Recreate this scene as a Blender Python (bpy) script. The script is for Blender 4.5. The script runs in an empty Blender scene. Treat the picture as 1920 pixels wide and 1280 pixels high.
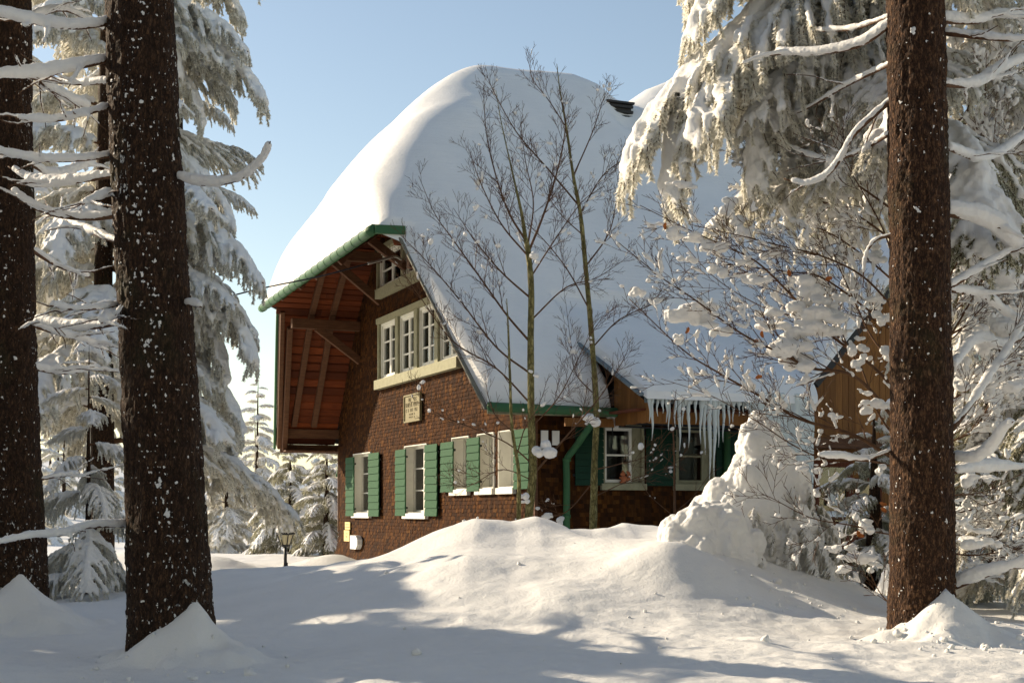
import bpy, math, random
import numpy as np
from mathutils import Vector, Matrix

S = bpy.context.scene
COL = S.collection
F = 2667.0            # focal length in pixels of a 1920 px wide frame (50 mm)
HX, HY, EYE = 960.0, 958.0, 1.5
SUN_AZ, SUN_EL = -60.0, 24.0
R = math.radians

def at(x, y, Y):
    """world point seen at photo pixel (x, y) at distance Y"""
    return np.array([(x-HX)*Y/F, Y, EYE+(HY-y)*Y/F])

# ------------------------------------------------------------------ noise
def _h(ix, iy, iz):
    with np.errstate(over='ignore'):
        n = (ix.astype(np.uint32)*np.uint32(374761393) + iy.astype(np.uint32)*np.uint32(668265263)
             + iz.astype(np.uint32)*np.uint32(2246822519))
        n = (n ^ (n >> np.uint32(13)))*np.uint32(1274126177)
        n = n ^ (n >> np.uint32(16))
    return n.astype(np.float64)/4294967295.0*2-1

def vnoise(P):
    P = np.asarray(P, float)
    i = np.floor(P).astype(np.int64); f = P-i; f = f*f*f*(f*(f*6-15)+10)
    x, y, z = i[..., 0], i[..., 1], i[..., 2]; u, v, w = f[..., 0], f[..., 1], f[..., 2]
    def L(a, b, t): return a+(b-a)*t
    return L(L(L(_h(x, y, z), _h(x+1, y, z), u), L(_h(x, y+1, z), _h(x+1, y+1, z), u), v),
             L(L(_h(x, y, z+1), _h(x+1, y, z+1), u), L(_h(x, y+1, z+1), _h(x+1, y+1, z+1), u), v), w)

def fbm(P, o=4, g=.5):
    P = np.asarray(P, float); s = 0; a = 1
    for k in range(o):
        s = s+a*vnoise(P*2**k+17.3*k); a *= g
    return s

def sstep(a, b, x):
    t = np.clip((x-a)/(b-a), 0, 1); return t*t*(3-2*t)

def smax(a, b, k):
    h = np.clip(.5+.5*(a-b)/k, 0, 1); return b+(a-b)*h+k*h*(1-h)
def smin(a, b, k): return -smax(-a, -b, k)

# ------------------------------------------------------------------ mesh builder
class MB:
    def __init__(s): s.v = []; s.q = []; s.t = []; s.n = 0
    def add(s, V, q=None, t=None):
        V = np.asarray(V, float).reshape(-1, 3)
        if q is not None and len(q): s.q.append(np.asarray(q, np.int64).reshape(-1, 4)+s.n)
        if t is not None and len(t): s.t.append(np.asarray(t, np.int64).reshape(-1, 3)+s.n)
        s.v.append(V); s.n += len(V)
    def arrays(s):
        V = np.concatenate(s.v) if s.v else np.zeros((0, 3))
        q = np.concatenate(s.q) if s.q else np.zeros((0, 4), np.int64)
        t = np.concatenate(s.t) if s.t else np.zeros((0, 3), np.int64)
        return V, q, t
    def box(s, x0, x1, y0, y1, z0, z1):
        V = [(x, y, z) for x in (x0, x1) for y in (y0, y1) for z in (z0, z1)]
        s.add(V, [(0, 1, 3, 2), (4, 6, 7, 5), (0, 4, 5, 1), (2, 3, 7, 6), (0, 2, 6, 4), (1, 5, 7, 3)])
    def bar(s, p, q, w, h, up=(0, 0, 1)):
        p = np.array(p, float); q = np.array(q, float); d = q-p; d /= np.linalg.norm(d)
        a = np.cross(d, up); a /= np.linalg.norm(a); b = np.cross(a, d)
        V = [e+a*i*w/2+b*j*h/2 for e in (p, q) for i, j in ((-1, -1), (1, -1), (1, 1), (-1, 1))]
        s.add(V, [(3, 2, 1, 0), (4, 5, 6, 7), (0, 1, 5, 4), (1, 2, 6, 5), (2, 3, 7, 6), (3, 0, 4, 7)])
    def tube(s, pts, rad, n=6, cap=True, sq=1.0):
        P = np.asarray(pts, float); k = len(P); r = np.broadcast_to(np.asarray(rad, float), (k,))
        T = np.gradient(P, axis=0); T /= np.linalg.norm(T, axis=1)[:, None]+1e-12
        ref = np.array([0, 0, 1.]) if abs(T[:, 2]).mean() < .85 else np.array([1., 0, 0])
        A = np.cross(T, ref); A /= np.linalg.norm(A, axis=1)[:, None]+1e-12
        B = np.cross(A, T)
        th = np.arange(n)*2*math.pi/n
        V = P[:, None]+r[:, None, None]*(np.cos(th)[None, :, None]*A[:, None]+sq*np.sin(th)[None, :, None]*B[:, None])
        i = np.arange(k-1)[:, None]*n; j = np.arange(n)[None]; j2 = (j+1) % n
        q = np.stack([i+j2, i+j, i+n+j, i+n+j2], -1).reshape(-1, 4)
        V = V.reshape(-1, 3); t = []
        if cap:
            V = np.vstack([V, P[0]-T[0]*r[0]*.3, P[-1]+T[-1]*r[-1]*.5]); c0 = k*n; c1 = c0+1; b = (k-1)*n
            t = [(c0, m, (m+1) % n) for m in range(n)]+[(c1, b+(m+1) % n, b+m) for m in range(n)]
        s.add(V, q, t)
    def ball(s, c, r, sc=(1, 1, 1)):
        V, t = ICO; s.add(np.asarray(c)+V*r*np.asarray(sc), None, t)
    def grid(s, V, keep=None):
        n, m = V.shape[:2]; i = np.arange(n-1)[:, None]*m; j = np.arange(m-1)[None]
        q = np.stack([i+j, i+m+j, i+m+j+1, i+j+1], -1)
        if keep is not None: q = q[keep[:-1, :-1] | keep[1:, :-1] | keep[:-1, 1:] | keep[1:, 1:]]
        s.add(V.reshape(-1, 3), q.reshape(-1, 4))
    def mesh(s, name, m, smooth=False): return to_mesh(name, *s.arrays(), m, smooth)
    def build(s, name, m, parent=None, smooth=False):
        return link(name, s.mesh(name, m, smooth), parent)

def _ico():
    import bmesh
    b = bmesh.new(); bmesh.ops.create_icosphere(b, subdivisions=2, radius=1)
    V = np.array([v.co[:] for v in b.verts]); t = np.array([[v.index for v in f.verts] for f in b.faces]); b.free()
    return V, t
ICO = _ico()

def to_mesh(name, V, q, t, m, smooth=False):
    me = bpy.data.meshes.new(name)
    nq, nt = len(q), len(t)
    me.vertices.add(len(V)); me.vertices.foreach_set('co', np.ascontiguousarray(V, np.float32).ravel())
    me.loops.add(nq*4+nt*3)
    me.loops.foreach_set('vertex_index', np.concatenate([q.ravel(), t.ravel()]).astype(np.int32))
    me.polygons.add(nq+nt)
    me.polygons.foreach_set('loop_start', np.concatenate([np.arange(nq)*4, nq*4+np.arange(nt)*3]).astype(np.int32))
    me.update(calc_edges=True)
    me.polygons.foreach_set('use_smooth', np.full(nq+nt, bool(smooth)))
    if m is not None: me.materials.append(m)
    return me

def link(name, me, parent=None, loc=None):
    o = bpy.data.objects.new(name, me); COL.objects.link(o)
    if parent is not None: o.parent = parent
    if loc is not None: o.location = loc
    return o

def empty(name, loc=(0, 0, 0), rz=0):
    o = bpy.data.objects.new(name, None); COL.objects.link(o); o.location = loc; o.rotation_euler[2] = rz
    o.empty_display_size = .2
    return o

def tag(o, label=None, cat=None, group=None, kind=None):
    for k, v in (('label', label), ('category', cat), ('group', group), ('kind', kind)):
        if v: o[k] = v
    return o

def remeshed(mb, voxel, smooth_it=3, amp=0, freq=8, amp2=0, freq2=30, seed=0):
    """fuse all closed pieces of mb into one skin; returns V, tris/quads"""
    me = mb.mesh('tmp', None); o = link('tmp', me)
    md = o.modifiers.new('r', 'REMESH'); md.mode = 'VOXEL'; md.voxel_size = voxel
    if smooth_it:
        sm = o.modifiers.new('s', 'SMOOTH'); sm.iterations = smooth_it; sm.factor = .5
    dg = bpy.context.evaluated_depsgraph_get(); ev = o.evaluated_get(dg)
    m2 = bpy.data.meshes.new_from_object(ev)
    n = len(m2.vertices); V = np.empty(n*3, np.float32); m2.vertices.foreach_get('co', V); V = V.reshape(-1, 3).astype(float)
    N = np.empty(n*3, np.float32); m2.vertices.foreach_get('normal', N); N = N.reshape(-1, 3)
    q = np.empty(len(m2.loops), np.int32); m2.loops.foreach_get('vertex_index', q)
    q = q.reshape(-1, 4).astype(np.int64)
    bpy.data.objects.remove(o); bpy.data.meshes.remove(me); bpy.data.meshes.remove(m2)
    if amp: V = V+N*(fbm(V*freq+seed, 3)*amp)[:, None]
    if amp2: V = V+N*(fbm(V*freq2+seed, 2)*amp2)[:, None]
    return V, q, np.zeros((0, 3), np.int64)

def poly(pts, n=None, step=None):
    """smooth resample of a polyline (Catmull-Rom)"""
    P = np.asarray(pts, float)
    if len(P) == 2: n = n or 8; return P[0]+(P[1]-P[0])*np.linspace(0, 1, n)[:, None]
    E = np.vstack([2*P[0]-P[1], P, 2*P[-1]-P[-2]]); L = np.linalg.norm(np.diff(P, axis=0), axis=1).sum()
    n = n or max(4, int(L/step)); u = np.linspace(0, len(P)-1-1e-9, n); i = u.astype(int); t = (u-i)[:, None]
    a, b, c, d = E[i], E[i+1], E[i+2], E[i+3]
    return .5*(2*b+(c-a)*t+(2*a-5*b+4*c-d)*t**2+(3*b-a-3*c+d)*t**3)

# ------------------------------------------------------------------ materials
class NT:
    def __init__(s, name):
        s.m = bpy.data.materials.new(name); s.m.use_nodes = True; s.t = s.m.node_tree; s.n = s.t.nodes
        s.b = s.n['Principled BSDF']; s.out = s.n['Material Output']
    def node(s, k, **kw):
        o = s.n.new(k)
        for a, b in kw.items():
            if a.startswith('i_'):
                key = a[2:]; o.inputs[int(key) if key.isdigit() else key.replace('_', ' ')].default_value = b
            else: setattr(o, a, b)
        return o
    def L(s, a, b): s.t.links.new(a, b)
    def coord(s, scale=(1, 1, 1), kind='Object'):
        c = s.node('ShaderNodeTexCoord'); mp = s.node('ShaderNodeMapping'); mp.inputs['Scale'].default_value = scale
        s.L(c.outputs[kind], mp.inputs[0]); return mp.outputs[0]
    def noise(s, scale, detail=4, rough=.55, vec=None):
        n = s.node('ShaderNodeTexNoise'); n.inputs['Scale'].default_value = scale
        n.inputs['Detail'].default_value = detail; n.inputs['Roughness'].default_value = rough
        s.L(vec if vec is not None else s.coord(), n.inputs['Vector']); return n.outputs[0]
    def ramp(s, fac, stops):
        r = s.node('ShaderNodeValToRGB'); e = r.color_ramp.elements
        while len(e) < len(stops): e.new(.5)
        for k, (p, c) in enumerate(stops): e[k].position = p; e[k].color = (*c, 1) if len(c) == 3 else c
        s.L(fac, r.inputs[0]); return r.outputs[0]
    def mix(s, fac, a, b, mode='MIX'):
        m = s.node('ShaderNodeMix', data_type='RGBA', blend_type=mode)
        for k, v in ((0, fac), (6, a), (7, b)):
            if isinstance(v, (int, float)): m.inputs[k].default_value = v
            elif isinstance(v, tuple): m.inputs[k].default_value = (*v, 1)
            else: s.L(v, m.inputs[k])
        return m.outputs[2]
    def math(s, op, a, b=0.0):
        m = s.node('ShaderNodeMath', operation=op)
        for k, v in ((0, a), (1, b)):
            if isinstance(v, (int, float)): m.inputs[k].default_value = v
            else: s.L(v, m.inputs[k])
        return m.outputs[0]
    def bump(s, h, strength=.5, dist=.01, prev=None):
        b = s.node('ShaderNodeBump'); b.inputs['Strength'].default_value = strength; b.inputs['Distance'].default_value = dist
        s.L(h, b.inputs['Height'])
        if prev is not None: s.L(prev, b.inputs['Normal'])
        return b.outputs[0]
    def base(s, c):
        if isinstance(c, tuple): s.b.inputs['Base Color'].default_value = (*c, 1)
        else: s.L(c, s.b.inputs['Base Color'])
    def set(s, rough=.8, spec=.3, **kw):
        s.b.inputs['Roughness'].default_value = rough; s.b.inputs['Specular IOR Level'].default_value = spec
        for k, v in kw.items(): s.b.inputs[k.replace('_', ' ')].default_value = v
    def normal(s, x): s.L(x, s.b.inputs['Normal'])

def m_snow(name, ripple=0):
    t = NT(name); t.set(.55, .25)
    t.base(t.ramp(t.noise(1.3, 3), [(.3, (.79, .79, .78)), (.7, (.845, .84, .825))]))
    n1 = t.bump(t.noise(22, 6, .68), .5, .025); n2 = t.bump(t.noise(150, 2, .6), .45, .008, n1)
    if ripple: n2 = t.bump(t.noise(2.6, 3, .5, t.coord((.8, 1.3, 7))), ripple, .05, n2)
    t.normal(n2)
    return t.m

def m_rime(name, lo, hi, thr=(.35, .6), trans=.35):
    """needle sprays coated with rime: green where bare, white where frosted, thin enough to let light through"""
    t = NT(name); t.set(.7, .2)
    g = t.node('ShaderNodeNewGeometry')
    f = t.math('ADD', t.math('MULTIPLY', g.outputs['Random Per Island'], .45), t.math('MULTIPLY', t.noise(5, 3), .55))
    c = t.ramp(f, [(thr[0], lo), (thr[1], hi)]); t.base(c)
    tr = t.node('ShaderNodeBsdfTranslucent'); t.L(c, tr.inputs[0])
    mx = t.node('ShaderNodeMixShader'); mx.inputs[0].default_value = trans
    t.L(t.b.outputs[0], mx.inputs[1]); t.L(tr.outputs[0], mx.inputs[2]); t.L(mx.outputs[0], t.out.inputs[0])
    return t.m

def m_wood(name, c0, c1, along=(1, 12, 12), rough=.75, island=.0, groove=None):
    t = NT(name); t.set(rough, .25)
    v = t.coord(along); n = t.noise(3, 6, .65, v)
    c = t.ramp(n, [(.3, c0), (.7, c1)])
    w = t.noise(.9, 3)
    c = t.mix(t.math('MULTIPLY', w, .5), c, tuple(x*.45 for x in c0))
    if island:
        g = t.node('ShaderNodeNewGeometry')
        c = t.mix(t.math('MULTIPLY', g.outputs['Random Per Island'], island), c, tuple(x*.35 for x in c0))
    t.base(c); t.normal(t.bump(n, .4, .008))
    return t.m

def m_paint(name, c, rough=.5, dirt=.25, dirtc=None):
    t = NT(name); t.set(rough, .12)
    d = dirtc or tuple(x*.55 for x in c)
    f = t.ramp(t.noise(6, 6, .7), [(.45, (0, 0, 0)), (.75, (dirt*2,)*3)])
    t.base(t.mix(f, c, d)); t.normal(t.bump(t.noise(45, 4), .12, .004))
    return t.m

def m_plain(name, c, rough=.6, **kw):
    t = NT(name); t.set(rough, .4, **kw); t.base(c); t.normal(t.bump(t.noise(60, 3), .1, .003)); return t.m

def m_bark(name, c0, c1, moss=(.05, .06, .02), snow=.6, sc=1.0):
    t = NT(name); t.set(.85, .2)
    v = t.coord((1, 1, .4)); n = t.noise(38*sc, 6, .7, v)
    vo = t.node('ShaderNodeTexVoronoi', feature='DISTANCE_TO_EDGE'); vo.inputs['Scale'].default_value = 46*sc; t.L(t.mix(.06, t.coord((1, 1, .38)), t.noise(9, 3)), vo.inputs[0])
    c = t.ramp(n, [(.3, tuple(x*.45 for x in c0)), (.48, c0), (.62, c1), (.74, tuple(min(x*2.1, .5) for x in c1))])  # palest stop paints the sparkle of sunlit flakes into the bark
    c = t.mix(t.ramp(vo.outputs[0], [(0, (.75,)*3), (.16, (0,)*3)]), c, tuple(x*.3 for x in c0))
    c = t.mix(t.ramp(t.noise(2.2, 4), [(.55, (0,)*3), (.75, (.6,)*3)]), c, moss)
    # fine snow dust caught in the bark, thicker in streaks
    v2 = t.coord((1, 1, .55)); a = t.noise(38, 3, .6, v2); b = t.noise(1.6, 3, .6, t.coord((1.6, 1.6, .35)))
    f = t.ramp(t.math('ADD', t.math('MULTIPLY', a, .62), t.math('MULTIPLY', b, .38)), [(snow, (0,)*3), (snow+.03, (1,)*3)])
    c = t.mix(f, c, (.82, .82, .81)); t.base(c)
    h = t.math('ADD', t.math('MULTIPLY', n, .6), t.math('MULTIPLY', t.math('MINIMUM', vo.outputs[0], .3), 1.0))
    t.normal(t.bump(t.math('ADD', h, f), 1.0, .03))
    return t.m

def m_shingle(name):
    t = NT(name); t.set(.9, .08)
    g = t.node('ShaderNodeNewGeometry')
    r = t.ramp(g.outputs['Random Per Island'], [(0, (.026, .009, .0025)), (.35, (.072, .023, .005)), (.75, (.125, .042, .0085)), (1, (.19, .075, .018))])
    st = t.noise(4, 5, .7, t.coord((1.6, 1.6, .25)))
    c = t.mix(t.ramp(st, [(.42, (.75,)*3), (.68, (0,)*3)]), r, (.035, .016, .009))
    gr = t.noise(30, 4, .6, t.coord((3, 3, .3)))
    c = t.mix(.35, c, t.mix(1.0, c, gr, 'MULTIPLY')); t.base(c)
    t.normal(t.bump(gr, .5, .006)); return t.m

def m_glass(name):
    t = NT(name)
    fr = t.node('ShaderNodeFresnel'); fr.inputs[0].default_value = 1.5
    tr = t.node('ShaderNodeBsdfTransparent'); tr.inputs[0].default_value = (.9, .93, .92, 1)
    gl = t.node('ShaderNodeBsdfGlossy'); gl.inputs['Roughness'].default_value = .02
    mx = t.node('ShaderNodeMixShader'); t.L(fr.outputs[0], mx.inputs[0]); t.L(tr.outputs[0], mx.inputs[1]); t.L(gl.outputs[0], mx.inputs[2])
    t.L(mx.outputs[0], t.out.inputs[0]); return t.m

def m_ice(name):
    t = NT(name); t.set(.12, .5, IOR=1.31, Transmission_Weight=.35)
    t.base((.78, .84, .82)); t.normal(t.bump(t.noise(18, 4, .6, t.coord((1, 1, .35))), .5, .02)); return t.m

M = dict(
    snow=m_snow('snow'), rsnow=m_snow('roof snow', .35),
    rime=m_rime('rimed needles', (.58, .56, .46), (.85, .83, .76), (.18, .42), .5),
    green=m_rime('spruce needles with frost', (.09, .10, .035), (.78, .75, .60), (.30, .60), .45),
    shingle=m_shingle('wood shingles'), beam=m_wood('old beam', (.075, .03, .015), (.19, .088, .045)),
    soffit=m_wood('soffit boards', (.12, .025, .0075), (.33, .072, .017), (1, 14, 14), .8, .9),
    plank=m_wood('tan planks', (.24, .088, .022), (.40, .175, .048), (9, 9, .7), .7, .5),
    door=m_wood('door wood', (.12, .03, .015), (.2, .06, .03), (12, 12, 1)),
    white=m_paint('white paint', (.80, .79, .72), .5, .12), olive=m_paint('weathered shade toned paint', (.31, .30, .20), .6, .3),  # olive: shade and warm bounce mixed into the pale frame paint
    grey_board=m_paint('grey weathered board', (.20, .195, .16), .7, .4),
    green_paint=m_paint('green paint', (.016, .082, .036), .7, .15, (.03, .09, .05)),
    gutter=m_paint('green gutter', (.04, .125, .058), .4, .12, (.05, .12, .06)),
    green_shaded=m_paint('shaded green paint', (.007, .04, .023), .5, .15),  # shutter green darkened to carry the shade under the porch roof
    fascia=m_paint('grey blue fascia', (.17, .22, .24), .6, .3), roofing=m_plain('dark roofing', (.025, .024, .024), .7),
    glass=m_glass('window glass'), curtain=m_plain('curtain', (.42, .42, .36), .9), room=m_plain('dark room', (.05, .045, .04), .9),
    stone=m_paint('foundation plaster', (.36, .33, .22), .85, .4), black=m_plain('black metal', (.02, .022, .025), .45),
    steel=m_plain('grey pipe', (.42, .43, .42), .35, Metallic=.6), wire=m_plain('cable', (.02, .02, .025), .5),
    brass=m_plain('weathered bronze', (.20, .17, .085), .7), brass2=m_plain('bronze letters', (.145, .12, .058), .7),
    yellow=m_plain('yellow sign', (.72, .56, .22), .5), ink=m_plain('sign ink', (.12, .10, .04), .6), boxw=m_plain('white box', (.75, .78, .76), .4),
    paper=m_plain('paper', (.78, .78, .75), .8), terra=m_plain('terracotta', (.45, .14, .06), .7), ice=m_ice('ice'),
    bark=m_bark('spruce bark', (.040, .020, .0115), (.095, .050, .028), (.03, .036, .016), .615),
    barkr=m_bark('spruce bark warm', (.050, .0225, .012), (.155, .08, .043), (.045, .042, .018), .66),
    twig=m_wood('twig', (.075, .036, .018), (.18, .09, .048), (6, 6, 6)), sap=m_bark('smooth green bark', (.17, .15, .06), (.32, .28, .13), (.10, .12, .03), .72, .5),
    leaf=m_plain('dead leaf', (.42, .13, .03), .7), lampglass=m_plain('lamp glass', (.62, .55, .36), .3),
)
# ================================================================== house
HO = np.array([.46, 27.5, 0.]); UX, UY = .927, .375          # near corner; direction of the ridge
house = tag(empty('timber_house', HO, math.atan2(UY, UX)),
            'large brown shingled chalet with steep roof and green shutters behind the snow bank', 'house')
def tt(x, d=0.):                                               # photo column -> distance along the gable wall (d in front of it)
    k = (x-HX)/F; return (.46-.927*d-(27.5-.375*d)*k)/(.375+.927*k)
def ss(x, t0=0.):                                              # photo column -> distance along a wall parallel to the ridge
    k = (x-HX)/F; return (k*(27.5+.927*t0)-.46+.375*t0)/(.927-.375*k)
def hz(y, s, t): return EYE+(HY-y)*(27.5+.927*t+.375*s)/F       # photo row -> height at a house position
def hw(p):                                                     # house -> world
    p = np.asarray(p, float)
    return np.stack([HO[0]+UX*p[..., 0]-UY*p[..., 1], HO[1]+UY*p[..., 0]+UX*p[..., 1], p[..., 2]], -1)

W = 14.5
def zside(t):
    a = np.minimum(t, W-t); return np.interp(a, [-.6, 2.0, 7.25], [3.5, 7.1, 11.3])
HIPX, HIPZ, HIPS = -2.6, 7.1, 1.12
def zhip(s): return HIPZ+(s-HIPX)*HIPS
def zroof(s, t): return np.minimum(zside(t), zhip(s))
def s0(t):                                                     # front edge of the roof
    return np.interp(t, [-.55, 1.86, 2.0, 12.5, 12.64, 15.1], [-1.2, -2.1, HIPX, HIPX, -2.1, -1.65])

class Wall:
    """gable: h runs along y, outward is -x; side: h runs along x, outward is -y"""
    def __init__(s, kind, off=0.): s.k = kind; s.off = off
    def P(s, h, d, z):
        h, d, z = np.broadcast_arrays(np.asarray(h, float), np.asarray(d, float), np.asarray(z, float))
        return np.stack([-d, h, z], -1) if s.k == 'g' else np.stack([h, s.off-d, z], -1)
    def box(s, mb, h0, h1, d0, d1, z0, z1):
        if s.k == 'g': mb.box(-d1, -d0, h0, h1, z0, z1)
        else: mb.box(h0, h1, s.off-d1, s.off-d0, z0, z1)
G, SD = Wall('g'), Wall('s')
def flare(z): return .22*np.clip((1.0-z)/1.0, 0, 1)**1.7

def wall_surface(w, name, h0, h1, z0, z1, inside, holes, parent=house):
    st = .1; nh = int((h1-h0)/st); nz = int((z1-z0)/st)
    # grid lines that include every hole edge
    hs = np.unique(np.concatenate([np.linspace(h0, h1, nh), *[np.array(o[:2]) for o in holes]]))
    zs = np.unique(np.concatenate([np.linspace(z0, z1, nz), *[np.array(o[2:]) for o in holes]]))
    hc = (hs[1:]+hs[:-1])/2; zc = (zs[1:]+zs[:-1])/2
    A, B = np.meshgrid(hc, zc, indexing='ij'); ok = inside(A, B)
    for o in holes: ok &= ~((A > o[0]) & (A < o[1]) & (B > o[2]) & (B < o[3]))
    Hh, Zz = np.meshgrid(hs, zs, indexing='ij'); V = w.P(Hh, flare(Zz), Zz).reshape(-1, 3); m = len(zs)
    i, j = np.nonzero(ok); q = np.stack([i*m+j, (i+1)*m+j, (i+1)*m+j+1, i*m+j+1], -1)
    mb = MB(); mb.add(V, q)
    # the shingle courses
    rng = np.random.default_rng(5 if w.k == 'g' else 6); ch = .085
    for c, z in enumerate(np.arange(z0, z1, ch)):
        e = h0+np.cumsum(rng.uniform(.06, .13, int((h1-h0)/.085)))-rng.uniform(0, .1); e = e[e < h1+.05]
        a, b = e[:-1], e[1:]-.006; mid = (a+b)/2
        ok = inside(mid, np.full_like(mid, z+ch*.9))
        for o in holes: ok &= ~((b > o[0]-.0) & (a < o[1]+.0) & (z+ch > o[2]) & (z < o[3]))
        a, b = a[ok], b[ok]; n = len(a)
        if not n: continue
        lo = .017+rng.uniform(-.004, .01, n)+flare(z); hi = np.full(n, .006)+flare(z+ch); zb = z-rng.uniform(0, .012, n)
        tl = rng.uniform(-.004, .004, n)
        V = np.stack([w.P(a, lo, zb), w.P(b, lo+tl, zb), w.P(b, hi, z+ch*1.05), w.P(a, hi, z+ch*1.05),
                      w.P(a, flare(z)-.001, zb), w.P(b, flare(z)-.001, zb)], 1)
        k = np.arange(n)[:, None]*6
        mb.add(V, np.concatenate([k+[0, 1, 2, 3], k+[4, 5, 1, 0]]))
    return mb.build(name, M['shingle'], parent)

# ---- windows -------------------------------------------------------
def window(w, h0, h1, z0, z1, trim, depth=.26, cols=2, rows=3, bar='white', casing=.0, sill=True, sashw=None, cur=True, label=None):
    """opening h0..h1 / z0..z1 -> casing (the window part) with sill, sash, pane and curtain below it"""
    mb = MB(); e = .02; c = casing
    w.box(mb, h0-c, h0+e, -depth, .05, z0, z1); w.box(mb, h1-e, h1+c, -depth, .05, z0, z1)
    w.box(mb, h0+e, h1-e, -depth, .05, z1-e, z1+c); w.box(mb, h0+e, h1-e, -depth, .045, z0, z0+e)
    o = mb.build('window', M[trim], house)
    if label: o['label'] = label
    if sill:
        mb = MB(); w.box(mb, h0-c-.03, h1+c+.03, .004, .1, z0-.13, z0-.003); mb.build('sill', M[trim], o)
    a0, a1, b0, b1 = h0+e+.002, h1-e-.002, z0+e+.002, z1-e-.002
    if sashw: a1 = a0+sashw
    mb = MB(); d0, d1 = -depth+.05, -depth+.11; f = .055
    n = cols
    for k in range(n):
        l = a0+(a1-a0)*k/n; r = a0+(a1-a0)*(k+1)/n
        w.box(mb, l, l+f, d0, d1, b0, b1); w.box(mb, r-f, r-.002, d0, d1, b0, b1)
        w.box(mb, l+f, r-f, d0, d1, b0, b0+f); w.box(mb, l+f, r-f, d0, d1, b1-f, b1)
        for q in range(1, rows):
            z = b0+(b1-b0)*q/rows; w.box(mb, l+f, r-f, d0+.01, d1-.012, z-.017, z+.017)
    mb.build('sash', M[bar], o)
    mb = MB(); w.box(mb, a0+.01, a1-.01, d0+.02, d0+.026, b0+.01, b1-.01); mb.build('pane', M['glass'], o)
    mb = MB()
    if cur:
        hh = np.linspace(a0, a1, 50); zz = np.array([b0, b1]); A, B = np.meshgrid(hh, zz, indexing='ij')
        mb.grid(w.P(A, d0-.06+.018*np.sin(A*55), B)); mb.build('curtain', M['curtain'], o, True)
    else:
        w.box(mb, a0-.3, a1+.3, d0-.9, d0-.88, b0-.3, b1+.2); mb.build('room_back', M['room'], o)
    return o

def shutter(w, h0, h1, z0, z1, m='green_paint', d=.06, n=9):
    mb = MB(); th = .03; hh = (z1-z0)/n
    w.box(mb, h0+.012, h1-.012, d, d+th-.014, z0+.01, z1-.01)
    for k in range(n):
        a, b = z0+k*hh+.007, z0+(k+1)*hh-.007
        V = [w.P(h, x, z) for h in (h0, h1) for x, z in ((d+th-.013, a), (d+th+.014, a), (d+th, b), (d+th-.013, b))]
        mb.add(np.array(V), [(0, 3, 2, 1), (4, 5, 6, 7), (0, 1, 5, 4), (1, 2, 6, 5), (2, 3, 7, 6), (3, 0, 4, 7)])
    o = mb.build('shutter', M[m], house)
    for z in (z0+.18, z1-.22):
        mb = MB(); w.box(mb, h0-.03, h0+.12, d-.03, d-.002, z, z+.05); mb.build('hinge', M['black'], o)
    return o

holes_g, holes_s = [], []
gz = dict(w1=(1.45, 3.08), w2=(1.45, 3.10), hi=(1.98, 3.14))
gw = [(665, 697, 'w1', 2, 3), (761, 803, 'w2', 2, 3), (850, 882, 'hi', 1, 2), (898, 929, 'hi', 1, 2), (938, 968, 'hi', 1, 2)]
for xl, xr, k, c, r in gw:
    h1, h0 = tt(xl), tt(xr); z0, z1 = gz[k]; holes_g.append((h0, h1, z0, z1))
    window(G, h0, h1, z0, z1, 'white', .30 if k != 'hi' else .34, c, r)
zs_lo = (1.36, 3.02)
for xl, xr, z in [(648, 663, (1.36, 3.0)), (690.5, 710, (1.36, 3.04)), (741, 759.5, (1.38, 3.03)), (796, 819, (1.38, 3.06)),
                  (826, 849, (1.92, 3.06)), (875, 898, (1.92, 3.08)), (963, 991, (1.93, 3.12))]:
    shutter(G, tt(xr, .1), tt(xl, .1), z[0], z[1], 'green_paint', .07, 9 if z[0] < 1.5 else 7)
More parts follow.
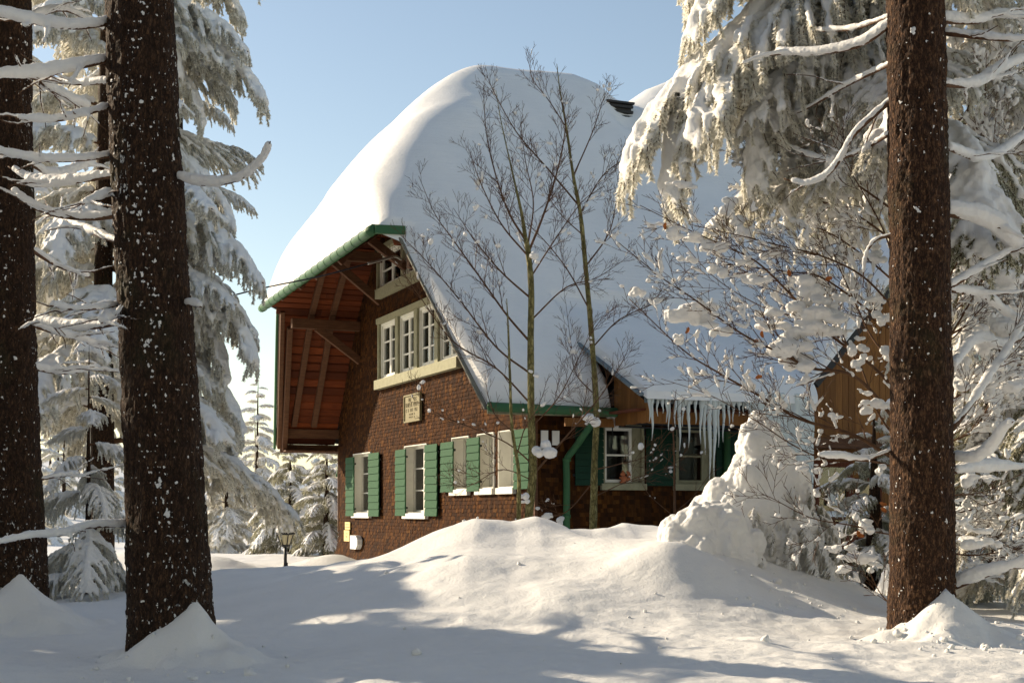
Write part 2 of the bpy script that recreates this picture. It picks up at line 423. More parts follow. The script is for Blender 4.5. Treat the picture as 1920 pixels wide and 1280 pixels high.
# upper band of four windows and the attic row, in weathered frames with shade and warm bounce in the colour
B0, B1, BZ0, BZ1 = 4.2, 10.3, 4.9, 6.36
def band(t0, t1, z0, z1, n, cols, rows):
    holes_g.append((t0, t1, z0, z1)); mb = MB(); pw = (t1-t0)/n
    G.box(mb, t0-.1, t1+.1, .01, .12, z1+.002, z1+.14)
    G.box(mb, t0-.1, t0, -.2, .08, z0, z1); G.box(mb, t1, t1+.1, -.2, .08, z0, z1)
    for k in range(1, n): G.box(mb, t0+k*pw-.12, t0+k*pw+.12, -.2, .075, z0, z1)
    fr = mb.build('window_band', M['olive'], house)
    mb = MB(); G.box(mb, t0-.12, t1+.12, .003, .17, z0-.24, z0-.002); mb.build('sill', M['olive'], fr)
    for k in range(n):
        a, b = t0+k*pw+.122, t0+(k+1)*pw-.122
        if k == 0: a = t0+.002
        if k == n-1: b = t1-.002
        mb = MB(); f = .07; g = .06
        G.box(mb, a, a+g, -.14, .01, z0, z1); G.box(mb, b-g, b, -.14, .01, z0, z1)
        G.box(mb, a+g, b-g, -.14, .01, z0, z0+g); G.box(mb, a+g, b-g, -.14, .01, z1-g, z1)
        for q in range(cols):
            l = a+g+(b-a-2*g)*q/cols+.002; r = a+g+(b-a-2*g)*(q+1)/cols-.002
            G.box(mb, l, l+f, -.10, -.03, z0+g, z1-g); G.box(mb, r-f, r, -.10, -.03, z0+g, z1-g)
            G.box(mb, l+f, r-f, -.10, -.03, z0+g, z0+g+f); G.box(mb, l+f, r-f, -.10, -.03, z1-g-f, z1-g)
            for u in range(1, rows):
                z = z0+(z1-z0)*u/rows; G.box(mb, l+f, r-f, -.095, -.04, z-.018, z+.018)
        s = mb.build('sash', M['white'], fr)
        mb = MB(); G.box(mb, a+g, b-g, -.072, -.066, z0+g, z1-g); mb.build('pane', M['glass'], fr)
        mb = MB(); hh = np.linspace(a, b, 40); A, Bz = np.meshgrid(hh, [z0, z1], indexing='ij')
        mb.grid(G.P(A, -.17+.015*np.sin(A*45), Bz)); mb.build('curtain', M['curtain'], fr, True)
band(B0, B1, BZ0, BZ1, 4, 2, 3)
band(4.1, 10.4, 7.25, 8.22, 3, 2, 2)
# side wall windows and shutters under the porch roof
wa = (ss(1131), ss(1181), 1.62-.9, 3.12)
za0, za1 = hz(906, 1.8, 0), hz(800, 1.8, 0)
holes_s += [(ss(1131), ss(1203), za0, za1), (ss(1267), ss(1335), za0, za1)]
for i, (a, b) in enumerate(((1131, 1203), (1267, 1335))):
    window(SD, ss(a), ss(b), za0, za1, 'olive', .12, 1, 2, 'white' if i == 0 else 'olive', .04, True, ss(a+52)-ss(a), False)
    if i < 2:
        mb = MB(); SD.box(mb, ss(a+52)+.03, ss(b)-.02, -.09, -.03, za0+.02, za1-.02)
        mb.build('wood_panel', M['olive'], house)
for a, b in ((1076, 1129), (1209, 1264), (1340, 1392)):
    shutter(SD, ss(a), ss(b), za0-.05, za1-.02, 'green_shaded', .04, 9)

def in_gable(t, z):
    return (z < np.minimum(zside(t), zhip(0.))-.24) & (t > 0) & (t < W)
wall_surface(G, 'gable_wall', 0., W, .12, 10.0, in_gable, holes_g)
wall_surface(SD, 'side_wall', 0., 4.55, .12, 3.6, lambda a, z: (a > 0) & (a < 4.55), holes_s)
mb = MB(); mb.box(0, 20, W, W+.05, .12, 3.6); mb.box(20, 20.05, 0, W, .12, 10); mb.build('rear_wall', M['shingle'], house)
mb = MB(); mb.box(.05, 20, .05, W-.05, -1.5, .11); mb.box(5.3, 12.6, -1.12, .04, -1.5, .11); mb.build('foundation', M['stone'], house)
mb = MB()
for c in (0., W): mb = MB(); mb.box(-.035, .03, c-.03, c+.03, .9, 3.3); mb.build('corner_board', M['beam'], house)

# ---- roof deck, soffit boards, timbers -------------------------------
T = np.unique(np.concatenate([np.linspace(-.55, 15.1, 60), [1.86, 2.0, 12.5, 12.64]])); SX = np.concatenate([np.linspace(0, .3, 16), np.linspace(.32, 1, 30)])
A = s0(T)[:, None]+(22-s0(T)[:, None])*SX[None]; Tt = np.broadcast_to(T[:, None], A.shape)
mb = MB(); mb.grid(np.stack([A, Tt, zroof(A, Tt)-.03], -1)[::-1]); mb.build('roof', M['roofing'], house)
mb = MB(); U = -.15                                            # soffit boards run along the ridge direction
step = .145
for lo, hi, mir in ((-.55, 7.2, False), (-.55, 7.2, True)):
    a = lo
    while a < hi:
        b = a+step; tm = (a+b)/2; t0, t1 = (a, b-.028) if not mir else (W-a, W-b+.028)
        z = zside(tm); x0 = max(s0(t0), s0(t1), HIPX+(z-HIPZ)/HIPS)+.03
        if x0 < 0:
            za, zb = zside(t0)+U, zside(t1)+U; j = .022*math.sin(a*91)
            cuts = [x0, .02] if math.sin(a*57) < .2 else [x0, x0*.45, .02]
            for c0, c1 in zip(cuts[:-1], cuts[1:]):
                mb.add([(c0, t0, za+j), (c1-.006, t0, za+j), (c1-.006, t1, zb+j), (c0, t1, zb+j),
                        (c0, t0, za+.05), (c1-.006, t0, za+.05), (c1-.006, t1, zb+.05), (c0, t1, zb+.05)],
                       [(0, 3, 2, 1), (4, 5, 6, 7), (0, 1, 5, 4), (2, 3, 7, 6), (1, 2, 6, 5), (3, 0, 4, 7)])
        a = b
x = HIPX+.02
while x < 0:
    z = zhip(x+.06)+U; d = np.interp(z-U, [7.1, 11.3], [2.0, 7.25])
    mb.add([(x, d, z-.06), (x+.125, d, z+.08), (x+.125, W-d, z+.08), (x, W-d, z-.06)], [(0, 3, 2, 1)])
    x += .135
mb.build('soffit', M['soffit'], house)

def timber(name, p, q, w, h, m='beam', up=(0, 0, 1)):
    mb = MB(); mb.bar(p, q, w, h, up); o = mb.build(name, M[m], house)
    bv = o.modifiers.new('b', 'BEVEL'); bv.width = .012; bv.segments = 2
    return o
for t, z, d in ((12.35, 6.55, 1.9), (2.15, 6.55, 1.9), (14.75, 3.72, 1.62), (-.25, 3.55, 1.2), (10.4, 8.1, 1.5), (4.1, 8.1, 1.5), (7.25, 9.2, 1.0)):
    timber('purlin', (-d, t, z), (.05, t, z), .2, .26)
for t, d, z0, z1 in ((12.35, 1.2, 6.46, 5.6), (10.4, 1.35, 8.0, 6.95), (8.2, 1.25, 8.35, 7.5), (4.1, 1.35, 8.0, 6.95), (2.15, 1.2, 6.46, 5.6)):
    timber('brace', (-d, t, z0), (.02, t, z1), .15, .2)
for d in (1.3, .72):
    for m in (0, 1):
        f = (lambda a: W-a) if m == 0 else (lambda a: a)
        zt = zhip(-d); at_ = np.interp(zt, [7.1, 11.3], [2.0, 7.25])-.1
        timber('rafter', (-d, f(-.1), zside(-.1)-.27), (-d, f(2.0), zside(2.0)-.25), .12, .16, 'beam', (1, 0, 0))
        timber('rafter', (-d, f(2.02), zside(2.02)-.25), (-d, f(at_), zside(at_)-.25), .12, .16, 'beam', (1, 0, 0))
for t in (5.4, 7.6, 9.2, 11.2):
    zt = 1.2
    timber('rafter', (HIPX+.15, t, zhip(HIPX+.15)-.26), (-.9, t, zhip(-.9)-.26), .12, .15)
# verge boards and eave boards
timber('verge_board', (-1.24, -.62, 3.40), (-2.12, 1.9, 6.97), .05, .13, 'grey_board', (1, 0, 0))
timber('verge_board', (-1.62, 15.12, 3.36), (-2.1, 12.6, 6.93), .30, .12, 'beam', (1, 0, 0))
timber('verge_board', (-1.5, 14.95, 3.25), (-1.85, 12.75, 6.5), .22, .14, 'beam', (1, 0, 0))
timber('eave_board', (-1.6, 15.05, 3.3), (.5, 15.05, 3.3), .06, .24)
timber('eave_board', (-1.2, -.5, 3.40), (1.36, -.5, 3.40), .05, .16, 'olive')
mb = MB()
for k in range(7): mb.box(-1.55+k*.24, -1.34+k*.24, W+.03, 15.0, 3.2, 3.24)
mb.build('eave_soffit', M['beam'], house)
# gutters
def gutter(pts, r, rings=0):
    mb = MB(); P = poly(pts, 24); mb.tube(P, r, 10)
    if rings:
        for u in np.linspace(.02, .98, rings):
            p = P[0]+(P[-1]-P[0])*u; dd = (P[-1]-P[0])/np.linalg.norm(P[-1]-P[0])*.012; mb.tube([p-dd, p+dd], r*1.09, 10)
    return mb.build('gutter', M['gutter'], house, True)
gutter([(HIPX-.06, 2.0, 7.12), (HIPX-.06, 12.55, 6.93)], .105, 19)
mb = MB(); mb.bar((HIPX-.05, 1.95, 7.11), (-2.05, 1.86, 7.11), .1, .17); mb.build('gutter_end', M['gutter'], house)
gutter([(-1.25, -.68, 3.44), (1.42, -.68, 3.40)], .09, 5)
def pipe(pts, r, m='gutter', rings=(), name='downpipe'):
    mb = MB(); mb.tube(pts, r, 12)
    for k in rings: mb.tube([np.array(pts[k])+(0, 0, .03), np.array(pts[k])-(0, 0, .03)], r*1.2, 12)
    return mb.build(name, M[m], house, True)
sx = ss(1058)
pipe(np.vstack([poly([(ss(1110)-.33, -.68, 3.36), (ss(1110)-.33, -.68, 3.2), (ss(1105)-.35, -.6, 3.02), (sx+.12, -.22, 2.72), (sx, -.12, 2.5), (sx, -.11, 2.2)], 26), [(sx, -.11, 1.4), (sx, -.11, -.3)]]), .068, 'gutter', (2, 20, 26))
pipe([(-1.72, 15.2, 3.3), (-2.2, 12.7, 6.95)], .04)
pipe(poly([(.4, 14.62, 3.3), (.1, 14.62, 3.0), (-.04, 14.6, 2.5)], 14), .04)
sx = ss(1358); pipe([(sx, -.11, 3.4), (sx, -.11, 1.2)], .07, 'gutter', (0,))

# ---- porch roof that kicks out over the side wall ---------------------
XL0, XL1 = np.array([.75, .74, 5.35]), np.array([1.3, -2.07, 3.68])       # left edge, top and bottom
EXR = 4.85
def zext(t): return 3.68+(t+2.07)*(5.35-3.68)/2.81
def exl(t): return 1.3+(t+2.07)*(.75-1.3)/2.81
tv = np.linspace(-2.07, 1.4, 12); uu = np.linspace(0, 1, 12)
A = exl(tv)[:, None]+(EXR-exl(tv)[:, None])*uu[None]; Tt = np.broadcast_to(tv[:, None], A.shape)
mb = MB(); mb.grid(np.stack([A, Tt, zext(Tt)-.02], -1)[::-1]); mb.grid(np.stack([A, Tt, zext(Tt)-.16], -1)); mb.build('porch_roof', M['roofing'], house)
timber('fascia', XL1+(-.03, -.04, -.05), XL0+(-.03, .2, .04), .05, .24, 'fascia', (1, 0, 0))
timber('fascia', (1.3, -2.05, 3.58), (EXR, -2.05, 3.58), .05, .18, 'fascia')
mb = MB(); t = -.58                                            # planked cheek wall
while t > -1.9:
    mb.box(1.40, 1.44, t-.135, t, 3.14+.01*math.sin(t*31), zext(t-.135)-.17); t -= .14
mb.build('cheek_wall', M['plank'], house)
mb = MB(); mb.box(1.44, EXR, -1.95, -1.9, 3.12, 3.34); mb.box(.35, 1.46, -.62, -.56, 3.12, 3.28); mb.build('fascia', M['plank'], house)
mb = MB(); mb.box(1.2, EXR, -1.89, -.02, 3.36, 3.4); mb.build('porch_ceiling', M['door'], house)
mb = MB(); mb.tube([(1.3, -.3, 3.24), (4.4, -.3, 3.2)], .035, 8); mb.tube([(1.3, -.36, 3.16), (4.4, -.36, 3.12)], .02, 8)
for s in (1.5, 2.2, 2.95, 3.7): mb.tube([(s, -.3, 3.22), (s, -.3, 3.0), (s+.03, -.33, 2.96)], .012, 6)
mb.build('conduit', M['black'], house)
timber('post', (EXR-.1, -1.85, .1), (EXR-.1, -1.85, 3.4), .14, .14, 'beam', (1, 0, 0))

# ---- cross wing with planked gable, door and balustrade ---------------
GT = -1.2; GL, GP, GR = 5.25, 9.0, 12.75
def zw(s): return 8.5-np.abs(s-GP)*1.115
mb = MB(); s = 5.45
while s < 12.5:
    z1 = min(zw(s), zw(s+.15))-.12; mb.box(s, s+.144, GT-.03+.006*math.sin(s*50), GT, 2.95, z1); s += .15
mb.build('gable_planks', M['plank'], house)
mb = MB(); mb.box(5.4, 12.6, GT+.01, 6, 2.93, 3.0); mb.build('wing_floor', M['beam'], house)
timber('beam', (5.3, GT-.08, 2.86), (12.7, GT-.08, 2.86), .18, .2)
holes = [(9.2, 10.2, 4.2, 5.4), (8.0, 9.0, 4.2, 5.4)]
for h in holes:
    mb = MB(); w = Wall('s', GT-.03)
    w.box(mb, h[0], h[1], .0, .06, h[2], h[3]); o = mb.build('window', M['olive'], house)
    mb = MB(); w.box(mb, h[0]+.09, h[1]-.09, .061, .067, h[2]+.09, h[3]-.09); mb.build('pane', M['glass'], o)
timber('verge_board', (GL-.25, GT-.75, zw(GL)-.32), (GP, GT-.75, zw(GP)-.06), .08, .3, 'roofing')
timber('verge_board', (GR+.25, GT-.75, zw(GR)-.32), (GP, GT-.75, zw(GP)-.06), .08, .3, 'roofing')
mb = MB()
for a, b in ((GL-.3, GP), (GR+.3, GP)):
    mb.add([(a, GT-.75, zw(a)), (b, GT-.75, zw(b)), (b, 6, zw(b)), (a, 6, zw(a)), (a, GT-.75, zw(a)-.12), (b, GT-.75, zw(b)-.12), (b, 6, zw(b)-.12), (a, 6, zw(a)-.12)],
           [(0, 1, 2, 3), (4, 7, 6, 5), (0, 4, 5, 1), (0, 3, 7, 4)])
mb.build('wing_roof', M['roofing'], house)
mb = MB(); s = 4.58                                            # planked wall behind the porch
while s < 12.5:
    mb.box(s, s+.145, -.25, -.2, .12, 2.85); s += .15
mb.build('porch_wall', M['plank'], house)
d0, d1 = ss(1526, -.3), ss(1598, -.3)
mb = MB(); w = Wall('s', -.252)
for a, b, c, d in ((d0, d0+.12, .3, 2.55), (d1-.12, d1, .3, 2.55), (d0+.12, d1-.12, 2.42, 2.55), (d0+.12, d1-.12, .3, .55), (d0+.12, d1-.12, 1.35, 1.47), (d0+.42, d0+.5, .55, 1.35)):
    w.box(mb, a, b, 0, .07, c, d)
door = mb.build('door', M['door'], house); door['label'] = 'red brown glazed door'
mb = MB(); w.box(mb, d0+.1, d1-.1, .01, .016, .5, 2.45); mb.build('pane', M['glass'], door)
mb = MB(); w.box(mb, d0+.1, d1-.1, .003, .008, .5, 2.45); mb.build('door_back', M['room'], door)
mb = MB(); w.box(mb, d0+.06, d0+.09, .08, .12, 1.0, 1.5); mb.build('handle', M['steel'], door)
mb = MB(); w.box(mb, d1+.1, d1+.75, .0, .06, 1.1, 2.2); o = mb.build('window', M['door'], house)
mb = MB(); w.box(mb, d1+.17, d1+.68, .061, .066, 1.17, 2.13); mb.build('pane', M['glass'], o)
mb = MB(); s = 5.45
while s < 12.6: mb.box(s, s+.13, GT-.02, GT+.02, .0, 1.28); s += .16
rail = mb.build('balustrade', M['door'], house)
timber('handrail', (5.4, GT, 1.36), (12.6, GT, 1.36), .2, .08)
mb = MB(); mb.box(5.35, 12.6, GT-.1, 0, -.02, .1); mb.build('porch_floor', M['beam'], house)
# louvred vent that shows between the two snow pillows on the ridge
mb = MB()
for k in range(7): mb.box(4.36, 5.07, 5.84, 5.9, 10.6+.125*k, 10.66+.125*k)
mb.box(4.39, 5.04, 5.9, 6.9, 10.2, 11.44); mb.box(4.34, 5.09, 5.8, 6.95, 11.44, 11.49); mb.build('roof_vent', M['roofing'], house)
# bracket pipe on the verge that takes the cable
pb = hw(np.array([-1.95, 2.6, 7.25]))
kp = [at(752, 486, 30.9), at(742, 481, 30.7), at(730, 483, 30.4), at(708, 489, 30.2), at(690, 494, 30.0)]
mb = MB(); mb.tube(poly([tuple(((p-HO) @ np.array([[UX, -UY, 0], [UY, UX, 0], [0, 0, 1]]))) for p in kp], 16), .03, 8)
mb.build('cable_bracket', M['steel'], house, True)
mb = MB(); P = poly([at(690, 494, 30.0), at(600, 518, 29.4), at(480, 543, 29), at(300, 588, 29), at(60, 640, 29), at(-500, 760, 29)], 60)
mb.tube(P, .017, 6)
tag(mb.build('power_cable', M['wire'], None, True), 'thin black overhead cable running from the gable bracket to the left', 'cable')

# ---- snow lying on the roofs -----------------------------------------
def rim(d, r): 
    u = np.clip(d/r, 0, 1); return np.sqrt(np.maximum(1-(1-u)**2, 0))
def main_top(s, t):
    zs_ = zside(t); a = np.minimum(t, W-t)
    ridge = 11.3-.8*np.abs(t-7.25); steep = np.interp(a, [-3, 7.25], [3.5-1.385*2.4, 3.5+1.385*7.85])
    side = smin(smin(3.5+1.385*(t+.6), 7.1+.8*(t-2.0), 2.4)+.25, smin(3.5+1.385*(W-t+.6), 7.1+.8*(W-t-2.0), 2.4)+.25, 2.2)+.1
    z = smin(side, zhip(s)+.2, 1.15)+.1
    th = .38+.42*sstep(.5, 5, a)
    rw = np.exp(-((t-6.9)/1.9)**2)
    sg = np.interp(s, [-1, .6, 2, 3, 3.8, 4.4, 4.9, 5.4, 6, 6.8, 8, 11, 14, 18, 22], [.3, .36, .36, .40, .40, .22, -.1, -.2, .25, .6, .65, .4, .4, .2, .2])
    th = th+.16*np.exp(-((s+1.3)/1.0)**2)*sstep(2.2, 4.5, t)*sstep(13.4, 11.5, t)
    th = th+rw*sg
    th = th+.05*vnoise(np.stack([s*.5, t*.5, s*0], -1))+.015*vnoise(np.stack([s*1.7, t*1.2, s*0+5], -1))
    th = th-.13*np.exp(-((s-.75)**2+(t-4.75)**2)/.02)+.06*np.exp(-((s-.75)**2+(t-5.05)**2)/.06)
    th = th-.42*np.exp(-((s-4.7)/.5)**2-((t-5.45)/.6)**2)
    d = np.minimum(s-s0(t), np.minimum((t+.62)*1.2, (15.2-t)*1.2))
    return z, th, d
def roof_snow():
    T = np.unique(np.concatenate([np.linspace(-.62, 1.8, 70), np.linspace(1.8, 2.15, 15), np.linspace(2.15, 12.4, 110), np.linspace(12.4, 15.2, 40)]))
    u = np.concatenate([np.linspace(0, .04, 14)[:-1], np.linspace(.04, .33, 80)[:-1], np.linspace(.33, 1, 60)])
    A = s0(T)[:, None]-.05+(22-s0(T)[:, None]+.05)*u[None]; Tt = np.broadcast_to(T[:, None], A.shape)
    z, th, d = main_top(A, Tt)
    lip = .06*vnoise(np.stack([Tt*1.3, A*.6, Tt*0+3], -1))
    top = smax(z+th*rim(d+.03, .42)*(1+lip), zroof(A, Tt)+.03+.16*rim(d+.03, .42), .16)-.04*(1-rim(d, .42))
    # bare wedge beside and under the porch roof
    ob = .78+(.74-Tt)*(1.33-.78)/1.29
    k = sstep(0, .16, ob-A+.03*vnoise(np.stack([Tt*3, A*3, A*0], -1))); low = (Tt < .78)
    top = np.where(low, zroof(A, Tt)-.4+(top-zroof(A, Tt)+.4)*np.where(A > ob-.2, k, 1), top)
    V = np.stack([A, Tt, top], -1)
    bot = np.stack([A, Tt, zroof(A, Tt)-.02], -1)
    keep = ~(low & (A > ob+.05)); mb = MB(); mb.grid(V[::-1], keep[::-1])
    for e, f, kk in ((V[:, 0], bot[:, 0], keep[:, 0]), (V[0], bot[0], keep[0]), (V[-1], bot[-1], keep[-1])):
        mid = (e+f)/2; mb.grid(np.stack([e, mid, f], 0), np.stack([kk]*3, 0))
    # porch roof snow, blended up into the main slope
    T2 = np.concatenate([np.linspace(-2.2, -1.6, 22)[:-1], np.linspace(-1.6, 1.9, 60)])
    u = np.concatenate([np.linspace(0, .08, 14)[:-1], np.linspace(.08, .9, 40)[:-1], np.linspace(.9, 1, 14)])
    L = np.where(T2 < .74, exl(T2), .75)-.06; RT = EXR+.1+.9*sstep(-1.7, -1.1, T2); A = L[:, None]+(RT[:, None]-L[:, None])*u[None]; Tt = np.broadcast_to(T2[:, None], A.shape)
    zm, th, d = main_top(A, Tt); ze = zext(Tt)
    d2 = np.minimum(np.minimum((Tt+2.2)*1.0, A-L[:, None]+.02), RT[:, None]-A+.25)
    th2 = (.30+.05*vnoise(np.stack([A*.9, Tt*.9, A*0+9], -1)))*rim(d2+.02, .30)
    ext = ze+th2; mz = zm+th*rim(d+.03, .42)-.05
    w = sstep(.3, 1.2, Tt)
    top = np.where(Tt > -.5, smax(ext, mz+(w-1)*.8-.02, .8), ext)
    top = np.where(Tt > 1.6, np.minimum(top, mz+.02), top)
    V = np.stack([A, Tt, top], -1); bot = np.stack([A, Tt, np.minimum(ze-.05, top-.02)], -1)
    mb.grid(V[::-1])
    for e, f in ((V[:, 0], bot[:, 0]), (V[0], bot[0]), (V[:, -1], bot[:, -1])): mb.grid(np.stack([e, (e+f)/2, f], 0))
    # cross wing
    T3 = np.concatenate([np.linspace(GT-.85, GT-.3, 14)[:-1], np.linspace(GT-.3, 5.5, 40)]); s = np.linspace(GL-.4, GR+.4, 60)
    A, Tt = np.meshgrid(s, T3, indexing='xy'); zz = smin(8.5-1.115*(A-GP), 8.5+1.115*(A-GP), 1.0)
    d3 = np.minimum(Tt-GT+.85, np.minimum(A-GL+.4, GR+.4-A))
    top = zz+(.5+.08*vnoise(np.stack([A, Tt, A*0], -1)))*rim(d3+.02, .35)
    V = np.stack([A, Tt, top], -1); bot = np.stack([A, Tt, zw(A)-.02], -1)
    mb.grid(V[::-1]); mb.grid(np.stack([V[0], bot[0]], 0)); mb.grid(np.stack([V[:, 0], bot[:, 0]], 0)); mb.grid(np.stack([V[:, -1], bot[:, -1]], 0))
    # rail
    X = np.linspace(5.4, 12.6, 90); th_ = np.linspace(0, math.pi, 9)
    P = np.stack([np.broadcast_to(X[:, None], (90, 9)), GT+.1*np.cos(th_)[None]+0*X[:, None], 1.39+(.09+.03*vnoise(np.stack([X*2, X*0, X*0], -1)))[:, None]*np.sin(th_)[None]], -1)
    mb.grid(P)
    o = mb.build('roof_snow', M['rsnow'], None, True)
    o.location = house.location; o.rotation_euler = house.rotation_euler
    return tag(o, 'thick smooth snow covering the whole steep roof of the brown chalet', 'snow', kind=None)
roof_snow()

# ---- ice on the porch eave -------------------------------------------
rng = np.random.default_rng(11)
ic = [(1216, 790), (1222, 822), (1232, 780), (1240, 775), (1248, 792), (1255, 806), (1263, 800), (1272, 845), (1281, 800), (1291, 838), (1303, 795), (1313, 832),
      (1321, 852), (1329, 900), (1337, 893), (1347, 838), (1356, 828), (1366, 800), (1375, 792), (1385, 780), (1395, 775), (1404, 800), (1413, 790), (1422, 782)]
for x, y in ic:
    s = ss(x, -2.1); z0 = 3.60; z1 = hz(y, s, -2.1); L = z0-z1; n = max(6, int(L/.07)); u = np.linspace(0, 1, n)
    r = (.02+.035*min(L, 1.6)/1.6)*(1-u**1.15)*(1+.16*np.sin(u*L*46+x))+.004
    P = np.stack([.012*np.sin(u*7+x)+0*u, .012*np.cos(u*6+x), -u*L], -1)
    mb = MB(); mb.tube(P, r, 8); me = mb.mesh('icicle', M['ice'], True); o = link('icicle', me, None, hw(np.array([s, -2.12+rng.uniform(-.04, .04), z0])))
    tag(o, 'clear tapering icicle hanging from the porch eave beside other icicles', 'icicle', 'icicles hanging from the porch eave')
mb = MB()                                                     # frozen curtain and ice rim
for k in range(80):
    s = rng.uniform(3.55, EXR); L = .45+1.95*sstep(3.5, 4.75, s)*rng.uniform(.65, 1.05); u = np.linspace(0, 1, 9)
    mb.tube(np.stack([s+.02*np.sin(u*6+k), -2.1+rng.uniform(-.04, .04)+0*u, 3.74-u*L], -1), (.07*(1-.75*u**1.6)+.012), 7)
V = remeshed(mb, .02, 3, .012, 5)
o = link('ice_curtain', to_mesh('ice_curtain', *V, M['ice'], True)); o.location = house.location; o.rotation_euler = house.rotation_euler
tag(o, 'wide sheet of milky ice hanging from the right end of the porch eave', 'ice')
mb = MB()
for k in range(70):
    s = rng.uniform(1.3, 3.9); u = np.linspace(0, 1, 5); L = rng.uniform(.08, .3)
    mb.tube(np.stack([s+0*u, -2.1+rng.uniform(-.05, .03)+0*u, 3.70-u*L], -1), .05*(1-.8*u)+.01, 6)
V = remeshed(mb, .02, 2, .01, 6)
o = link('ice_ledge', to_mesh('ice_ledge', *V, M['ice'], True)); o.location = house.location; o.rotation_euler = house.rotation_euler
tag(o, 'lumpy band of ice along the porch eave above the icicles', 'ice')

# ---- things fixed to or standing on the house ------------------------
def on_house(o):
    o.location = house.location; o.rotation_euler = house.rotation_euler; return o
p0, p1 = tt(795), tt(765)
pl = tag(on_house(empty('plaque')), 'square weathered bronze plaque with raised lettering on the gable wall', 'plaque')
mb = MB(); G.box(mb, p0, p1, .05, .09, 3.66, 4.33); mb.build('plate', M['brass'], pl)
mb = MB(); f = .035
G.box(mb, p0, p1, .09, .115, 3.66, 3.66+f); G.box(mb, p0, p1, .09, .115, 4.33-f, 4.33); G.box(mb, p0, p0+f, .09, .115, 3.66+f, 4.33-f); G.box(mb, p1-f, p1, .09, .115, 3.66+f, 4.33-f)
mb.build('border', M['brass'], pl)
mb = MB(); g = np.random.default_rng(3)                        # the weathered, unreadable lines of relief lettering
for row, (za, zb, lo, hi) in enumerate(((4.17, 4.25, .28, .72), (4.03, 4.13, .1, .9), (3.91, 3.99, .1, .9), (3.83, 3.87, .3, .62), (3.76, 3.80, .3, .62))):
    h = p1-(p1-p0)*lo
    while h > p1-(p1-p0)*hi:
        ww = g.uniform(.03, .075); c = g.uniform(0, 1)
        if c > .2:
            G.box(mb, h-ww*.35, h, .09, .1, za, zb)
            if c > .5: G.box(mb, h-ww, h-ww*.36, .09, .1, za, za+(zb-za)*.3)
            if c > .75: G.box(mb, h-ww, h-ww*.36, .09, .1, zb-(zb-za)*.3, zb)
        h -= ww+.025
mb.build('lettering', M['brass2'], pl)
def sign(name, xl, xr, z0, z1, m, label, rows):
    o = tag(on_house(empty(name)), label, 'sign'); d = .04+float(flare((z0+z1)/2)); h1, h0 = tt(xl, d), tt(xr, d)
    mb = MB(); G.box(mb, h0, h1, d, d+.02, z0, z1); mb.build('plate', M[m], o)
    mb = MB()
    for a, b, l, r in rows: G.box(mb, h1-(h1-h0)*r, h1-(h1-h0)*l, d+.02, d+.023, z0+(z1-z0)*a, z0+(z1-z0)*b)
    mb.build('print', M['ink'], o)
sign('trail_sign', 648, 657, .99, 1.20, 'yellow', 'small square yellow sign, upper of the two at the left wall corner', [(.28, .36, .1, .9), (.62, .7, .15, .5), (.62, .7, .55, .85)])
sign('trail_sign', 646, 656, .66, .97, 'yellow', 'tall yellow sign, lower of the two at the left wall corner', [(.36, .46, .35, .6), (.66, .72, .4, .75)])
mb = MB(); h1, h0 = tt(659.5, .17), tt(673, .17); d = .08
G.box(mb, h0+.16, h1, d, d+.14, .47, .84)
V = [G.P(h, x, z) for x in (d, d+.14) for h, z in ((h0+.159, .47), (h0+.159, .84), (h0, .74), (h0, .6))]
mb.add(np.array(V), [(0, 1, 2, 3), (7, 6, 5, 4), (1, 5, 6, 2), (2, 6, 7, 3), (3, 7, 4, 0)])
o = on_house(mb.build('meter_box', M['boxw'])); tag(o, 'small white meter box low on the shingle wall near the yellow signs', 'meter box')
for i, (a, b) in enumerate(((1012, 1025), (1033, 1046))):
    mb = MB(); s = ss(a); SD.box(mb, s, ss(b), .05, .075, 2.78, 3.06); o = on_house(mb.build('notice_board', M['paper']))
    tag(o, ('white notice sheet on the wall beside the house corner', 'white notice sheet on the wall nearer the downpipe')[i], 'notice')
mb = MB(); w.box(mb, d0+.32, d0+.58, .085, .088, 1.62, 2.0); tag(on_house(mb.build('notice_board', M['paper'])), 'white paper notice taped to the glazed porch door', 'notice')
# terracotta squirrel on the sill
mb = MB(); s = ss(1168); z = za0+.0
mb.ball((0, 0, .10), .085, (1, .9, 1.25)); mb.ball((-.03, 0, .235), .058, (1.1, .9, 1)); mb.ball((-.08, 0, .225), .025, (1.4, .9, .8))
mb.ball((-.03, -.03, .295), .02, (.8, .7, 1.7)); mb.ball((-.03, .03, .295), .02, (.8, .7, 1.7)); mb.ball((-.06, 0, .03), .05, (1.3, 1.3, .6))
mb.tube(poly([(.07, 0, .05), (.13, 0, .14), (.12, 0, .25), (.07, 0, .3)], 10), [.03, .04, .048, .05, .052, .052, .048, .04, .03, .02], 8)
mb.tube(poly([(-.05, -.05, .17), (-.1, -.03, .14), (-.11, -.01, .16)], 6), .018, 6); mb.tube(poly([(-.05, .05, .17), (-.1, .03, .14), (-.11, .01, .16)], 6), .018, 6)
V = remeshed(mb, .008, 3)
o = link('squirrel_figurine', to_mesh('squirrel_figurine', *V, M['terra'], True)); o.location = hw(np.array([s, -.05, z])); o.rotation_euler[2] = .3; o.scale = (.8,)*3
tag(o, 'small terracotta squirrel figurine sitting on the porch window sill', 'figurine')
